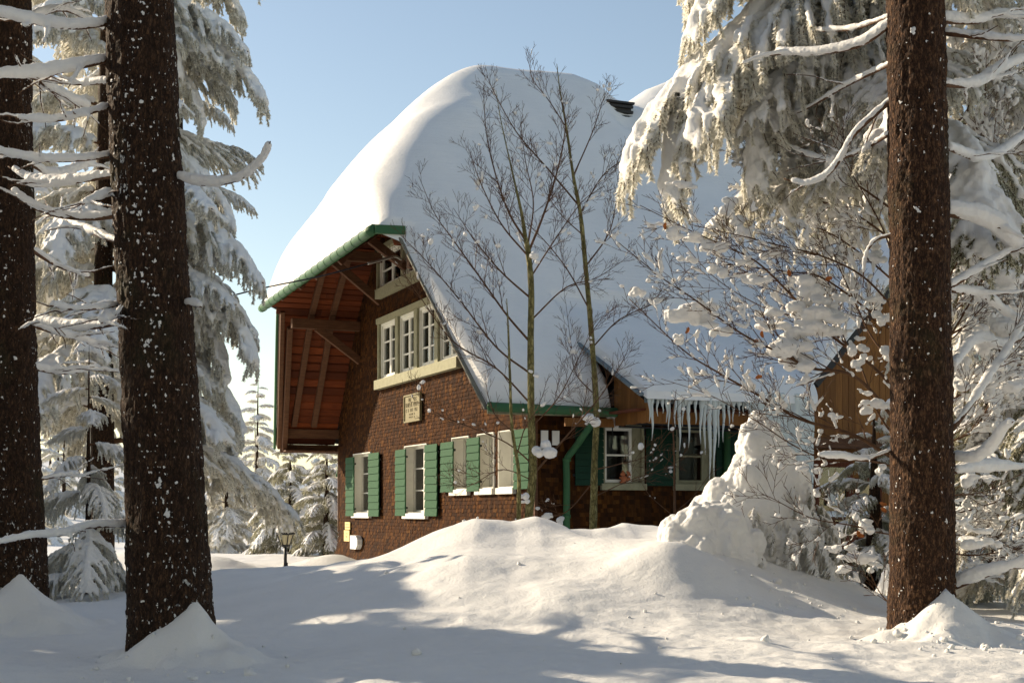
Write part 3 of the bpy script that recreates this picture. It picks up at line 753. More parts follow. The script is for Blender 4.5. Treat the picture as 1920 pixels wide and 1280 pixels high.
# ================================================================== snow ground
def crest(X):
    return np.interp(X, [-14, -6, -3.8, -2.2, -1.75, -1.2, -.67, -.4, 0, .27, .6, .95, 1.4, 1.8, 2.6, 3.6, 5, 14],
                     [.3, .46, .74, .89, .98, 1.12, 1.3, 1.40, 1.36, 1.43, 1.39, 1.33, 1.38, 1.27, .9, .6, .42, .4])
def ground(X, Y):
    X = np.asarray(X, float); Y = np.asarray(Y, float); P = np.stack([X, Y, X*0], -1)
    z = .42-.3*sstep(12, 24, Y)-.05*np.clip(10-Y, 0, 5)*.4
    z = z-.028*np.clip(Y-46, 0, 60)
    sf = 3.3+1.2*sstep(-3, -.5, X); b = np.where(Y < 18, np.exp(-((Y-18)/sf)**2), np.exp(-((Y-18)/1.7)**2))
    c = smax(crest(X-.08*vnoise(P*1.1)), crest(X)-.05, .1); z = z+(c-z)*b
    m = b*np.exp(-((X-.5)/2.6)**2)
    z = z+m*(.26*vnoise(P*np.array([.75, .6, 1])+3.1)+.07*vnoise(P*1.9+8))
    g = lambda x, y, sx, sy, a: a*np.exp(-((X-x)/sx)**2-((Y-y)/sy)**2)
    z = z+g(1.45, 13.1, .62, .5, .30)+g(.55, 12.3, .8, .6, .10)+g(-.6, 15.6, .7, .6, .14)+g(2.6, 10.7, 1.0, .35, .07)-g(.3, 14.2, .5, .4, .08)+g(.45, 15.9, .6, .5, .12)
    z = z+g(-8.4, 33, 2, 2, .5)+g(-6.4, 30.5, .9, 1.2, .38)+g(-4.3, 33.5, .9, 1.6, .35)+g(1.95, 14.3, 1.25, 1.3, .30)+g(3.2, 15.2, .8, .7, .2)
    z = z+g(-.5, 14.0, 1.9, 1.7, .20)+g(-2.0, 15.2, 1.2, 1.0, .12)+g(.9, 15.0, .5, .7, .12)-g(.1, 13.2, .35, .8, .07)+g(6.2, 22, 2.5, 1.6, .25)+g(4.3, 12.6, .9, .4, .06)
    for x, y, a, r in ((-2.28, 10.2, .47, .68), (3.49, 11.45, .43, .68), (-4.42, 12.75, .54, .75)):
        d = np.hypot(X-x, Y-y); n = 1+.35*vnoise(P*2.6+x)+.15*vnoise(P*7+x); z = z+a*np.clip(1-d/(r*n), 0, 1)**1.5
    z = z+.025*vnoise(P*.8)+.012*vnoise(P*2.7+5)+.006*vnoise(P*7+2)
    near = sstep(16, 9, Y); z = z+near*(.012*np.maximum(vnoise(P*5.5+1), 0)+.008*vnoise(P*13)+.004*vnoise(P*27+4))
    rough = sstep(.5, 3, X)*sstep(15, 11, Y); z = z+rough*.03*np.maximum(vnoise(P*np.array([3.3, 4.5, 1])+40), .1)
    # far valley and rise on the left
    far = sstep(60, 150, Y); z = z+far*(3.0+5.5*sstep(-10, -40, X)+1.2*vnoise(P*.03))
    return z
def axis(parts): return np.unique(np.concatenate([np.linspace(*p) for p in parts]))
gx = axis([(-260, -40, 30), (-40, -8, 50), (-8, 8, 480), (8, 40, 50), (40, 260, 30)])
gy = axis([(-20, 6, 20), (6, 20, 430), (20, 50, 130), (50, 420, 60)])
A, B = np.meshgrid(gx, gy, indexing='ij')
mb = MB(); mb.grid(np.stack([A, B, ground(A, B)], -1))
tag(mb.build('snow_ground', M['snow'], None, True), kind='structure')

# crumbs of snow and bits of bark fallen from the branches
rng = np.random.default_rng(19); mb = MB(); V0 = ICO[0]
for cx, cy, r, n in ((3.4, 11.0, .9, 90), (-2.4, 9.8, 1.0, 50), (1.6, 11.0, 2.2, 18), (0, 13, 3, 14), (2.6, 13.2, .8, 50), (4.2, 12.8, 1.2, 70)):
    for k in range(n):
        x, y = cx+rng.normal(0, r*.5), cy+rng.normal(0, r*.5); s = rng.exponential(.007)+.004
        mb.add(np.array([x, y, float(ground(np.array([x]), np.array([y]))[0])+s*.3])+V0*(1+.5*vnoise(V0*1.5+k))[:, None]*s, None, ICO[1])
tag(mb.build('fallen_snow_crumbs', M['snow'], None, True), kind='stuff')
# ================================================================== conifer boughs
def pts_dir(p, d, L, n, bend=(0, 0, 0), wig=0., rng=None):
    """polyline from p along d, bending by 'bend' per unit of length fraction"""
    u = np.linspace(0, 1, n)[1:]; P = [np.asarray(p, float)]; d = np.asarray(d, float)
    for k in range(n-1):
        dd = d+np.asarray(bend)*(u[k]); 
        if wig: dd = dd+rng.normal(0, wig, 3)
        dd = dd/np.linalg.norm(dd); P.append(P[-1]+dd*L/(n-1))
    return np.array(P)

def brush(acc, P, ln, per, rng, fwd=.7, droop=.25, wd=.006):
    """short flat needles all round a twig"""
    seg = np.linalg.norm(np.diff(P, axis=0), axis=1); tot = seg.sum(); n = max(3, int(tot*per))
    u = rng.uniform(0, 1, n)*(len(P)-1-1e-6); i = u.astype(int); f = (u-i)[:, None]
    c = P[i]+(P[i+1]-P[i])*f; d = P[i+1]-P[i]; d /= np.linalg.norm(d, axis=1)[:, None]+1e-9
    r = rng.normal(0, 1, (n, 3)); r -= d*(r*d).sum(1)[:, None]; r /= np.linalg.norm(r, axis=1)[:, None]+1e-9
    nd = r+d*fwd-np.array([0, 0, droop]); nd /= np.linalg.norm(nd, axis=1)[:, None]
    w = np.cross(nd, rng.normal(0, 1, (n, 3))); w /= np.linalg.norm(w, axis=1)[:, None]+1e-9
    l = ln*rng.uniform(.6, 1.2, n)[:, None]; wd = wd*rng.uniform(.7, 1.4, n)[:, None]
    acc.append(np.stack([c-w*wd, c+w*wd, c+nd*l+w*wd*.25], 1))

def make_bough(seed, L, a0, a1, wid, snow, nl, per, wd, sp=.075, hang=.26, vox=.02, fring=.45):
    """one drooping spruce bough: woody axis, side twigs, hanging sprays, snow pillows. returns three meshes' arrays"""
    rng = np.random.default_rng(seed); n = 26; ang = np.radians(np.linspace(a0, a1, n)+rng.normal(0, 3, n)); yaw = np.cumsum(rng.normal(0, .035, n))
    st = np.stack([np.cos(ang)*np.cos(yaw), np.cos(ang)*np.sin(yaw), np.sin(ang)], 1)*L/n
    A = np.vstack([[0, 0, 0], np.cumsum(st, 0)])
    wood, sn, nd = MB(), MB(), []
    wood.tube(A, np.linspace(.028, .007, len(A))*L/2, 5)
    d = np.linalg.norm(st, axis=1).cumsum(); Tn = st/np.linalg.norm(st, axis=1)[:, None]
    rs = snow*(.55+.45*np.sin(np.linspace(.3, 2.9, len(A))))*(1+.35*vnoise(np.stack([np.arange(len(A))*.5+seed, A[:, 0]*0, A[:, 0]*0], -1)))
    k0 = int(.08*len(A)); sn.tube(A[k0:]+np.array([0, 0, 1.])*rs[k0:, None]*.55, rs[k0:], 7)
    x = .1*L
    side = 1
    while x < L*.985:
        u = x/L; i = min(int(u*n), n-1); p = A[i]+(A[i+1]-A[i])*(u*n-i)
        prof = (min(u/.3, 1)*.75+.25)*max(1-u, 0)**.6+.10
        for side in (1, -1):
            if rng.random() < .12: continue
            l = wid*prof*rng.uniform(.7, 1.15); t = Tn[i]; lat = np.cross([0, 0, 1.], t); lat /= np.linalg.norm(lat)
            dd = t*rng.uniform(.5, .9)+lat*side*rng.uniform(.75, 1.05)+np.array([0, 0, rng.uniform(.0, .25)])
            Q = pts_dir(p, dd, l, 9, (0, 0, -rng.uniform(.8, 1.7)), .05, rng)
            wood.tube(Q, np.linspace(.009, .003, 9), 3); brush(nd, Q, nl, per, rng, wd=wd)
            r = snow*rng.uniform(.45, .8)*np.linspace(1, .5, 9)*(1+.3*rng.normal(0, 1, 9)).clip(.5, 1.6)
            if rng.random() < .92: sn.tube(Q+np.array([0, 0, 1.])*r[:, None]*.6, r, 6, sq=.8)
            m = max(2, int(l/.06))
            for h in range(m):
                f = (h+rng.random())/m*7.9; j = int(f); pp = Q[j]+(Q[j+1]-Q[j])*(f-j)
                lh = hang*rng.uniform(.35, 1.1)*(.6+.4*prof); dn = np.array([rng.normal(0, .3), rng.normal(0, .3), -.55])+.5*dd
                Hh = pts_dir(pp, dn, lh, 6, (0, 0, -1.6), .08, rng)
                wood.tube(Hh, np.linspace(.005, .002, 6), 3, False); brush(nd, Hh, nl, per, rng, wd=wd)
                if rng.random() < fring:
                    rr = rng.uniform(.35, .7)*snow*.42*np.linspace(1, .45, 6); sn.tube(Hh[:5]+[0, 0, .004], rr[:5], 5)
        x += sp*rng.uniform(.75, 1.3)
    N = np.concatenate(nd); nV = N.reshape(-1, 3); nt = np.arange(len(nV)).reshape(-1, 3)
    snow_arr = remeshed(sn, vox, 2, snow*.22, 9, snow*.10, 26, seed)
    return wood.arrays(), (nV, np.zeros((0, 4), np.int64), nt), snow_arr

def proto(name, mat, *a, **k):
    w, nd, sn = make_bough(*a, **k)
    V = np.vstack([w[0], nd[0]]); q = w[1]; t = np.vstack([w[2], nd[2]+len(w[0])])
    me = to_mesh(name, V, q, t, M['twig'], True); me.materials.append(M[mat])
    idx = np.zeros(len(me.polygons), np.int32); idx[len(q)+len(w[2]):] = 1; me.polygons.foreach_set('material_index', idx)
    return me, to_mesh('bough_snow', *sn, M['snow'], True)

#                       seed L   a0   a1  wid snow  nl  per   wd
RIME = [proto('bough', 'rime', 1, 2.0, 0, -62, .85, .060, .035, 520, .0075, hang=.25, fring=.85),
        proto('bough', 'rime', 2, 2.0, 8, -75, .75, .062, .035, 520, .0075, hang=.29, fring=.85),
        proto('bough', 'rime', 3, 2.0, -8, -48, .95, .056, .035, 520, .0075, hang=.22, fring=.85)]
DARK = [proto('bough', 'green', 4, 2.0, 4, -58, .8, .055, .03, 600, .0048, hang=.34, fring=.6, vox=.016),
        proto('bough', 'green', 5, 2.0, -5, -75, .75, .06, .03, 600, .0048, hang=.40, fring=.6, vox=.016),
        proto('bough', 'green', 6, 2.0, 8, -44, .85, .05, .03, 600, .0048, hang=.30, fring=.55, vox=.016)]

def put_bough(tree, kind, loc, az, tilt, sc, roll=0., rng=random):
    me, sn = kind
    o = link('bough', me, tree, loc); o.rotation_euler = (roll, tilt, az); o.scale = (sc,)*3 if np.isscalar(sc) else sc
    c = link('snow', sn, o)
    return o

def trunk_mesh(pts, rad, n=20, bark=.02, seed=0, step=.1, freq=7.):
    P = poly(pts, step=step); r = np.interp(np.linspace(0, 1, len(P)), np.linspace(0, 1, len(rad)), rad)
    mb = MB(); mb.tube(P, r, n); V, q, t = mb.arrays()
    c = np.repeat(P, n, 0); d = V[:len(c)]-c; ln = np.linalg.norm(d, axis=1)[:, None]+1e-9
    v = V[:len(c)]*np.array([1, 1, .45])*freq+seed
    h = bark*(fbm(v, 3)*.5-np.abs(vnoise(v*2.3))*.7-.55*np.abs(vnoise(v*np.array([5, 5, 6.])+9))+.25*vnoise(v*9.))[:, None]
    V[:len(c)] += d/ln*h
    return V, q, t

def spruce(base, h, r, kinds, label, n=40, z0=.12, blen=2.4, top=.5, seed=0, az0=None, az1=None, group=None, sc_z=1.0, cat='spruce', bark='bark', extra=(), dz=0, trunk_n=10):
    rng = np.random.default_rng(seed); t = tag(empty('spruce_tree', base), label, cat, group)
    lean = rng.normal(0, .012, 2)*h
    V = trunk_mesh([(0, 0, -.4), (lean[0]*.3, lean[1]*.3, h*.4), (lean[0], lean[1], h)], (r*1.15, r, r*.75, r*.4, .012), trunk_n, .012, seed, .2)
    link('trunk', to_mesh('trunk', *V, M[bark], True), t)
    az = rng.uniform(0, 6.28)
    for k in range(n):
        u = (k+rng.random()*.8)/n; z = h*(z0+(1-z0)*u**.9); az += 2.4+rng.normal(0, .25)
        a = az if az0 is None else az0+(az1-az0)*((az/6.283) % 1)
        L = blen*((1-u)**.75*(1-top*.15)+.14)*rng.uniform(.8, 1.15)
        f = z/h; put_bough(t, kinds[int(rng.integers(len(kinds)))], (lean[0]*f, lean[1]*f, z), a, rng.normal(-.05-.55*u**2, .12), (L/2, L/2, L/2*sc_z), rng.normal(0, .12))
    for (z, a, tl, L, kk) in extra: put_bough(t, kinds[kk % 3], (lean[0]*z/h, lean[1]*z/h, z), a, tl, L/2)
    return t

def gz_(x, y): return float(ground(np.array([x]), np.array([y]))[0])

# big rimed spruce at the left, behind the near trunks
LY = 25.0
b = at(190, 0, LY); b[2] = gz_(b[0], b[1])
ex = []
for px, py, kk, L, tl, az in [(505, 205, 0, 3.0, -.05, -.05), (418, 245, 1, 2.2, .15, .1), (450, 90, 2, 2.6, 0, -.1), (505, 520, 2, 3.1, .1, -.12), (470, 430, 0, 2.7, .15, .15), (530, 690, 0, 3.2, .12, -.08),
                          (480, 740, 1, 2.9, .2, .12), (440, 620, 1, 2.5, .2, -.25), (400, 330, 2, 2.2, .25, .3), (380, 170, 1, 2.0, .2, -.3), (430, 30, 0, 2.6, .0, .15), (460, -60, 2, 2.8, 0, 0),
                          (395, 470, 1, 2.1, .2, -.35), (500, 610, 2, 2.9, .1, .2), (420, 700, 0, 2.4, .25, .3)]:
    drop = {0: .52, 1: .56, 2: .44}[kk]*L+math.sin(tl)*L*.7
    ex.append((at(px, py, LY)[2]-b[2]+drop*1.13, az, tl, L*1.13, kk))
spruce(b, 17, .2, RIME, 'tall rime white spruce with drooping boughs behind the near left trunk', 52, .15, 3.3, seed=21, extra=ex, group=None)
# slimmer trees further left that close the gap beside it
b = at(60, 0, 30.0); b[2] = gz_(b[0], b[1])
spruce(b, 17, .18, RIME, 'rime covered spruce standing behind the leftmost trunk', 48, .2, 2.9, seed=22)
b = at(330, 0, 26.5); b[2] = gz_(b[0], b[1])
spruce(b, 14, .16, RIME, 'rime covered spruce filling the gap right of the near left trunk', 36, .34, 1.9, seed=23)
# sapling between the two near trunks
b = at(165, 0, 16.5); b[2] = gz_(b[0], b[1])
spruce(b, 2.9, .05, RIME, 'small bent spruce sapling loaded with snow between the two left trunks', 17, .05, 1.25, seed=25, sc_z=1.25)
# bent frosted spruce whose top hangs over
bx = empty('spruce_tree', at(352, 0, 27.0)*np.array([1, 1, 0])+np.array([0, 0, -.1])); tag(bx, 'bent rime covered spruce with its top arching over to the right', 'spruce')
arch = [at(x, y, 27.0)-np.array(bx.location) for x, y in ((352, 1060), (342, 880), (346, 790), (366, 750), (394, 758), (416, 812), (428, 880))]
V = trunk_mesh(arch, (.09, .07, .06, .05, .03), 8, .006, 3); link('trunk', to_mesh('trunk', *V, M['bark'], True), bx)
rng = np.random.default_rng(77); Pa = poly(arch, 60)
for k in range(44):
    i = int(rng.uniform(12, 59)); a = rng.choice([-.2, .35, -1.3, 1.3, 3.0])+rng.normal(0, .4); put_bough(bx, RIME[k % 3], Pa[i], a, rng.uniform(.25, .8), rng.uniform(.26, .5))
# snowy firs beyond the lamp
for x, y0, Y, h, bl, sd, lab in ((545, 1050, 47, 3.7, 1.75, 31, 'snowy fir with a bare dark stem behind the street lamp'), (480, 1050, 56, 6.4, 1.9, 32, 'tall narrow snow covered fir left of the street lamp'),
                               (612, 1050, 44, 3.9, 1.6, 33, 'bushy snow laden fir against the left corner of the chalet'), (425, 1050, 50, 3.6, 1.9, 34, 'low snow covered fir between the bent spruce and the lamp'),
                               (640, 1050, 60, 6.0, 2.0, 35, 'snowy fir half hidden behind the left wall of the chalet')):
    b = at(x, y0, Y); b[2] = gz_(b[0], b[1])
    spruce(b, h+(.2 if sd != 32 else .5), .11, DARK if sd in (31, 33) else RIME, lab, 40, .04, bl, seed=sd, group='snowy firs beyond the chalet', trunk_n=8)
# far forest on the hillside
rng = np.random.default_rng(8)
for k in range(14):
    Y = rng.uniform(75, 120); x = rng.uniform(-80, 700); b = at(x, 0, Y); b[2] = gz_(b[0], b[1])-.3
    tag(spruce(b, rng.uniform(5, 9), .15, RIME, 'far snowy spruce on the slope beyond the garden', 16, .05, 2.6, seed=100+k, group='far spruces on the slope', trunk_n=6))

# spruces on the right behind the brown trunk
RY = 13.7
b = at(1722, 0, RY); b[2] = gz_(b[0], b[1])
ex = []
for px, py, kk, L, tl, az in [(1165, 330, 0, 3.0, .05, 3.1), (1215, 420, 1, 2.8, .2, 3.2), (1255, 200, 2, 2.6, .0, 3.0), (1270, 90, 0, 2.6, .1, 3.25), (1300, 20, 1, 2.5, .1, 3.0),
                          (1340, 400, 1, 2.1, .3, 3.35), (1420, 430, 1, 1.8, .35, 3.0), (1330, 250, 2, 2.2, .1, 3.5), (1400, 130, 2, 2.0, .1, 2.8), (1290, -60, 2, 2.4, 0, 3.1),
                          (1450, 250, 0, 1.6, .2, 3.9), (1500, 380, 1, 1.4, .3, 3.6), (1480, 80, 0, 1.5, .2, 2.5), (1240, 300, 0, 2.7, .1, 3.4), (1400, 320, 0, 1.9, .2, 2.9), (1380, -20, 1, 2.0, .1, 3.3)]:
    L = (1722-px)*RY/F/{0: .82, 1: .72, 2: .89}[kk]; drop = {0: .5, 1: .56, 2: .44}[kk]*L+math.sin(tl)*L*.7
    ex.append((at(px, py, RY)[2]-b[2]+drop, az, tl, L, kk))
spruce(b, 12.5, .13, [RIME[0], RIME[1], RIME[2], DARK[1], RIME[0], RIME[2]], 'frosted spruce with snow laden hanging boughs left of the brown trunk', 36, .34, 2.2, seed=41, extra=ex)
for x, Y, h, bl, z0, sd, lab in ((1860, 19, 9, 2.4, .05, 42, 'snow laden green spruce right of the brown trunk'), (1950, 15.5, 7, 2.2, .04, 43, 'snow laden spruce cut by the right picture edge'),
                               (1800, 23.5, 4.2, 1.7, .05, 44, 'lower snowy spruce in front of the planked gable'), (1640, 18.5, 2.3, 1.15, .05, 45, 'knee high snowy spruce left of the brown trunk by the porch')):
    b = at(x, 0, Y); b[2] = gz_(b[0], b[1])
    spruce(b, h, .13, DARK+RIME[:2], lab, 34 if h > 5 else 26, z0, bl, seed=sd, group='snowy spruces on the right')
# off to the left, out of frame: the wood's edge that shades the foreground
for p_, q_, h, sd in ((15, 4.6, 11, 51), (18, 6.2, 11, 52), (16, 8.0, 6.3, 53), (20, 8.6, 7.6, 54), (20.5, 10.2, 7.0, 55), (20, 11.8, 6.2, 56), (20.5, 13.3, 5.8, 57), (22, 15, 6, 58),
    (26, 6.8, 11.5, 59), (27, 8.3, 10.5, 60), (26, 9.6, 9.2, 61), (27, 10.9, 9.0, 62), (26, 12.4, 8.2, 63), (26.5, 14, 7.4, 64), (22, 4.8, 12, 65), (24, 6.0, 11, 66), (28, 7.5, 12, 67)):
    x, y = math.sin(R(SUN_AZ))*p_+math.cos(R(SUN_AZ))*q_, math.cos(R(SUN_AZ))*p_-math.sin(R(SUN_AZ))*q_
    spruce((x, y, gz_(x, y)), h, .18, RIME, 'rime covered spruce at the wood edge left of the view', 26, .06, 2.5, seed=sd, group='spruces at the wood edge')

mb = MB(); rng = np.random.default_rng(55)                     # unseen snowy mass added to shade the foreground, gaps left for sun streaks
sx_, cx_ = math.sin(R(SUN_AZ)), math.cos(R(SUN_AZ))
for q_ in np.arange(2.5, 14.4, .42):
    pe = 4.3+.875*(q_-8.6) if q_ > 8.6 else 4.3-(8.6-q_)*.9
    top = (19-pe)*math.tan(R(SUN_EL))+.35+.5*vnoise(np.array([q_*.8, 3., 0.]))
    for z in np.arange(.3, top, .55):
        if vnoise(np.array([q_*.9, z*.6, 7.])) > .36: continue
        p_ = 19+rng.normal(0, .35); r_ = rng.uniform(.5, .72)*min(1, .45+(top-z)*.5)
        mb.ball((sx_*p_+cx_*q_, cx_*p_-sx_*q_, z), r_, (1, 1, 1.1))
V = remeshed(mb, .09, 3, .1, 2.5, .04, 7)
tag(link('shade_thicket', to_mesh('shade_thicket', *V, M['snow'], True)), 'tall snowy thicket added out of view on the left to shade the foreground', 'thicket')
for k, (x, y, h) in enumerate(((-6, -5, 17), (-1.5, -8, 19), (4, -6.5, 18), (9, -3, 17), (-10.5, 0, 18), (12, 4, 16), (-9, 6, 15), (1.5, -14, 20))):  # unseen trees added to cut the blue sky light on the foreground
    spruce((x, y, gz_(x, y)), h, .22, RIME, 'tall rimed spruce added behind the viewer to block sky light', 26, .2, 5.5, seed=140+k, group='spruces added behind the viewer')

# ================================================================== near trunks
def big_trunk(label, base, pts, rad, bark, snow_seed, nblob, streak):
    t = tag(empty('spruce_tree', base), label, 'spruce'); B = np.array(base)
    P = [np.array(p)-B for p in pts]
    V = trunk_mesh(P, rad, 150, .018, snow_seed, .018, 9.)
    tr = link('trunk', to_mesh('trunk', *V, M[bark], True), t)
    rng = np.random.default_rng(snow_seed); Q = poly(P, 200); rr = np.interp(np.linspace(0, 1, 200), np.linspace(0, 1, len(rad)), rad)
    cum = np.concatenate([[0], np.linalg.norm(np.diff(Q, axis=0), axis=1).cumsum()]); mb = MB()
    for k in range(nblob):                                     # snow stuck to the bark
        j = int(np.searchsorted(cum, rng.uniform(.02, .42)*cum[-1]))
        st = rng.random() < streak*(.5+.9*vnoise(np.array([j*.07, snow_seed, 0.])))
        a = (-1.5+rng.normal(0, .14)+.12*math.sin(j*.13)) if st else rng.uniform(-3.0, .2)
        n = np.array([math.cos(a), math.sin(a), 0]); s = rng.exponential(.0032)+.0026
        if st: s *= 1.35
        tan = np.array([-n[1], n[0], 0]); c = Q[j]+n*(rr[j]-.007); Vv, tt_ = ICO; m_ = 1+min(int(s/.004), 6); e = s/m_**.45
        for q_ in range(m_):
            sc = Vv*(1+.6*vnoise(Vv*1.6+k*3.1+q_))[:, None]
            W_ = (sc @ np.array([n*.45, tan*rng.uniform(.5, 1.6), np.array([0, 0, rng.uniform(.6, 2.0)])]))*e*rng.uniform(.5, 1.1)
            mb.add(c+W_, None, tt_); c = c+tan*rng.normal(0, e*.8)+np.array([0, 0, rng.normal(0, e*1.3)])
    tag(mb.build('snow', M['snow'], tr, True), kind='stuff')
    return t

def snow_branch(tree, pts, r0, sn, seed, mat='twig', twigs=5, tl=.5, up=1.0, twin=True, name='branch', snowy=1.0):
    """a limb of a near tree (world points) with its snow ridge as a sub-part"""
    B = np.array(tree.location); P = poly([np.asarray(p)-B for p in pts], step=.035); rng = np.random.default_rng(seed); n = len(P)
    mb = MB(); mb.tube(P, np.linspace(r0, max(r0*.25, .004), n), 8)
    sm = MB(); u = np.linspace(0, 1, n)
    r = sn*(.55+.45*np.sin(.4+2.5*u))*(1+.35*vnoise(np.stack([u*n*.06+seed, u*0, u*0], -1)))
    k1 = int(n*.97)
    if snowy: sm.tube(P[:k1]+np.array([0, 0, 1.])*(np.linspace(r0, .004, n)*.5+r*.55)[:k1, None], r[:k1], 8)
    for k in range(twigs):
        i = int(rng.uniform(.15, .95)*(n-2)); d = P[i+1]-P[i]; d /= np.linalg.norm(d); s = rng.choice([-1, 1])
        lat = np.cross(d, [0, 0, 1.]); dd = d*.8+lat*s*rng.uniform(.3, 1)+np.array([0, 0, rng.uniform(-.35, .5)*up])
        Q = pts_dir(P[i], dd, tl*rng.uniform(.5, 1.2), 10, (0, 0, rng.uniform(-.5, .4)), .1, rng)
        mb.tube(Q, np.linspace(r0*.4, .003, 10), 5)
        rr = sn*.55*np.linspace(1, .45, 10)*rng.uniform(.6, 1.1)
        if snowy and rng.random() < snowy: sm.tube(Q[:9]+np.array([0, 0, 1.])*rr[:9, None]*.6, rr[:9], 7)
    o = mb.build(name, M[mat], tree, True)
    if snowy and sm.n:
        V = remeshed(sm, .012, 3, .007, 12, .003, 45, seed); tag(link('snow', to_mesh('branch_snow', *V, M['snow'], True), o), kind='stuff')
    return o
def px(tree_Y, lst, dY=0.):
    n = len(lst); return [at(x, y, tree_Y+dY*k/(n-1)) for k, (x, y) in enumerate(lst)]

b = at(318, 1230, 10.4)
lt = big_trunk('thick dark spruce trunk with frosted bark at the left of the view', b,
               [at(323, 1262, 10.4), at(321, 1210, 10.4), at(318, 1100, 10.4), at(309, 900, 10.4), at(294, 640, 10.4), at(275, 330, 10.4), at(262, 0, 10.4), at(235, -700, 10.4), at(215, -1800, 10.4)],
               (.385, .325, .312, .292, .273, .264, .25, .2, .07), 'bark', 61, 760, .34)
for k, (l, r, s, d) in enumerate([
    ([(215, 42), (150, 52), (90, 48), (40, 38), (-30, 20)], .018, .05, -1.2), ([(205, 112), (150, 126), (95, 138), (40, 142), (-40, 140)], .02, .05, -.8),
    ([(208, 155), (140, 158), (70, 150), (20, 140)], .012, .035, .8), ([(208, 200), (160, 214), (110, 226), (60, 226), (30, 222)], .014, .04, -1.0),
    ([(212, 292), (150, 300), (90, 302), (40, 296), (-30, 282)], .014, .045, -1.0), ([(214, 330), (165, 338), (110, 346), (60, 340), (15, 312)], .016, .055, .6),
    ([(216, 362), (195, 368), (172, 376), (155, 384)], .012, .04, -.6), ([(218, 405), (170, 410), (110, 405), (60, 385), (20, 355)], .02, .055, .4),
    ([(222, 455), (180, 440), (145, 425), (115, 408)], .016, .05, 1.2), ([(226, 572), (185, 578), (140, 580), (95, 573)], .013, .045, -1.0),
    ([(228, 605), (170, 615), (110, 612), (65, 598)], .016, .05, .6), ([(226, 590), (205, 598), (190, 606)], .014, .05, -.5),
    ([(238, 985), (165, 988), (120, 1002), (60, 1006), (-20, 1020)], .012, .042, -1.4)]):
    snow_branch(lt, px(10.4, l, d), r, s*.78, 200+k, twigs=5, tl=.4)
snow_branch(lt, px(10.3, [(335, 334), (372, 345), (410, 346), (445, 338), (475, 318), (495, 295), (507, 265)], -.5), .013, .038, 230, twigs=0)
snow_branch(lt, px(10.3, [(350, 570), (365, 572), (378, 576)], -.3), .012, .035, 231, twigs=0)
for k in range(9): put_bough(lt, RIME[k % 3], np.array(at(240-k*3, -420-k*120, 10.4))-b, k*2.4, .1, 1.1)

b = at(15, 1150, 13.0)
et = big_trunk('dark spruce trunk with snow patches cut by the left picture edge', b,
               [at(22, 1220, 13), at(22, 1130, 13), at(20, 1000, 13), at(14, 800, 13), at(10, 500, 13), at(6, 0, 13), at(0, -700, 13), at(0, -1500, 13)],
               (.40, .345, .31, .285, .265, .25, .2, .06), 'bark', 62, 560, .25)
for k, (l, r, s, d) in enumerate([([(60, 470), (110, 500), (170, 520)], .02, .05, 1.0), ([(65, 390), (120, 408), (190, 412)], .022, .055, 1.0), ([(50, 130), (110, 180), (170, 200)], .02, .06, .8),
                                ([(60, 610), (130, 632), (210, 650)], .02, .055, .8), ([(45, 40), (120, 20), (200, 60)], .02, .06, .6), ([(70, 900), (110, 893), (150, 890)], .012, .04, .5), ([(60, 690), (120, 700), (190, 690)], .018, .05, 1.0), ([(58, 310), (110, 330), (180, 300)], .018, .055, 1.0)]):
    snow_branch(et, px(13.0, l, d), r, s*.8, 240+k, twigs=7, tl=.6)
for k in range(9): put_bough(et, RIME[k % 3], np.array(at(5, -330-k*110, 13))-b, k*2.4, .1, 1.2)

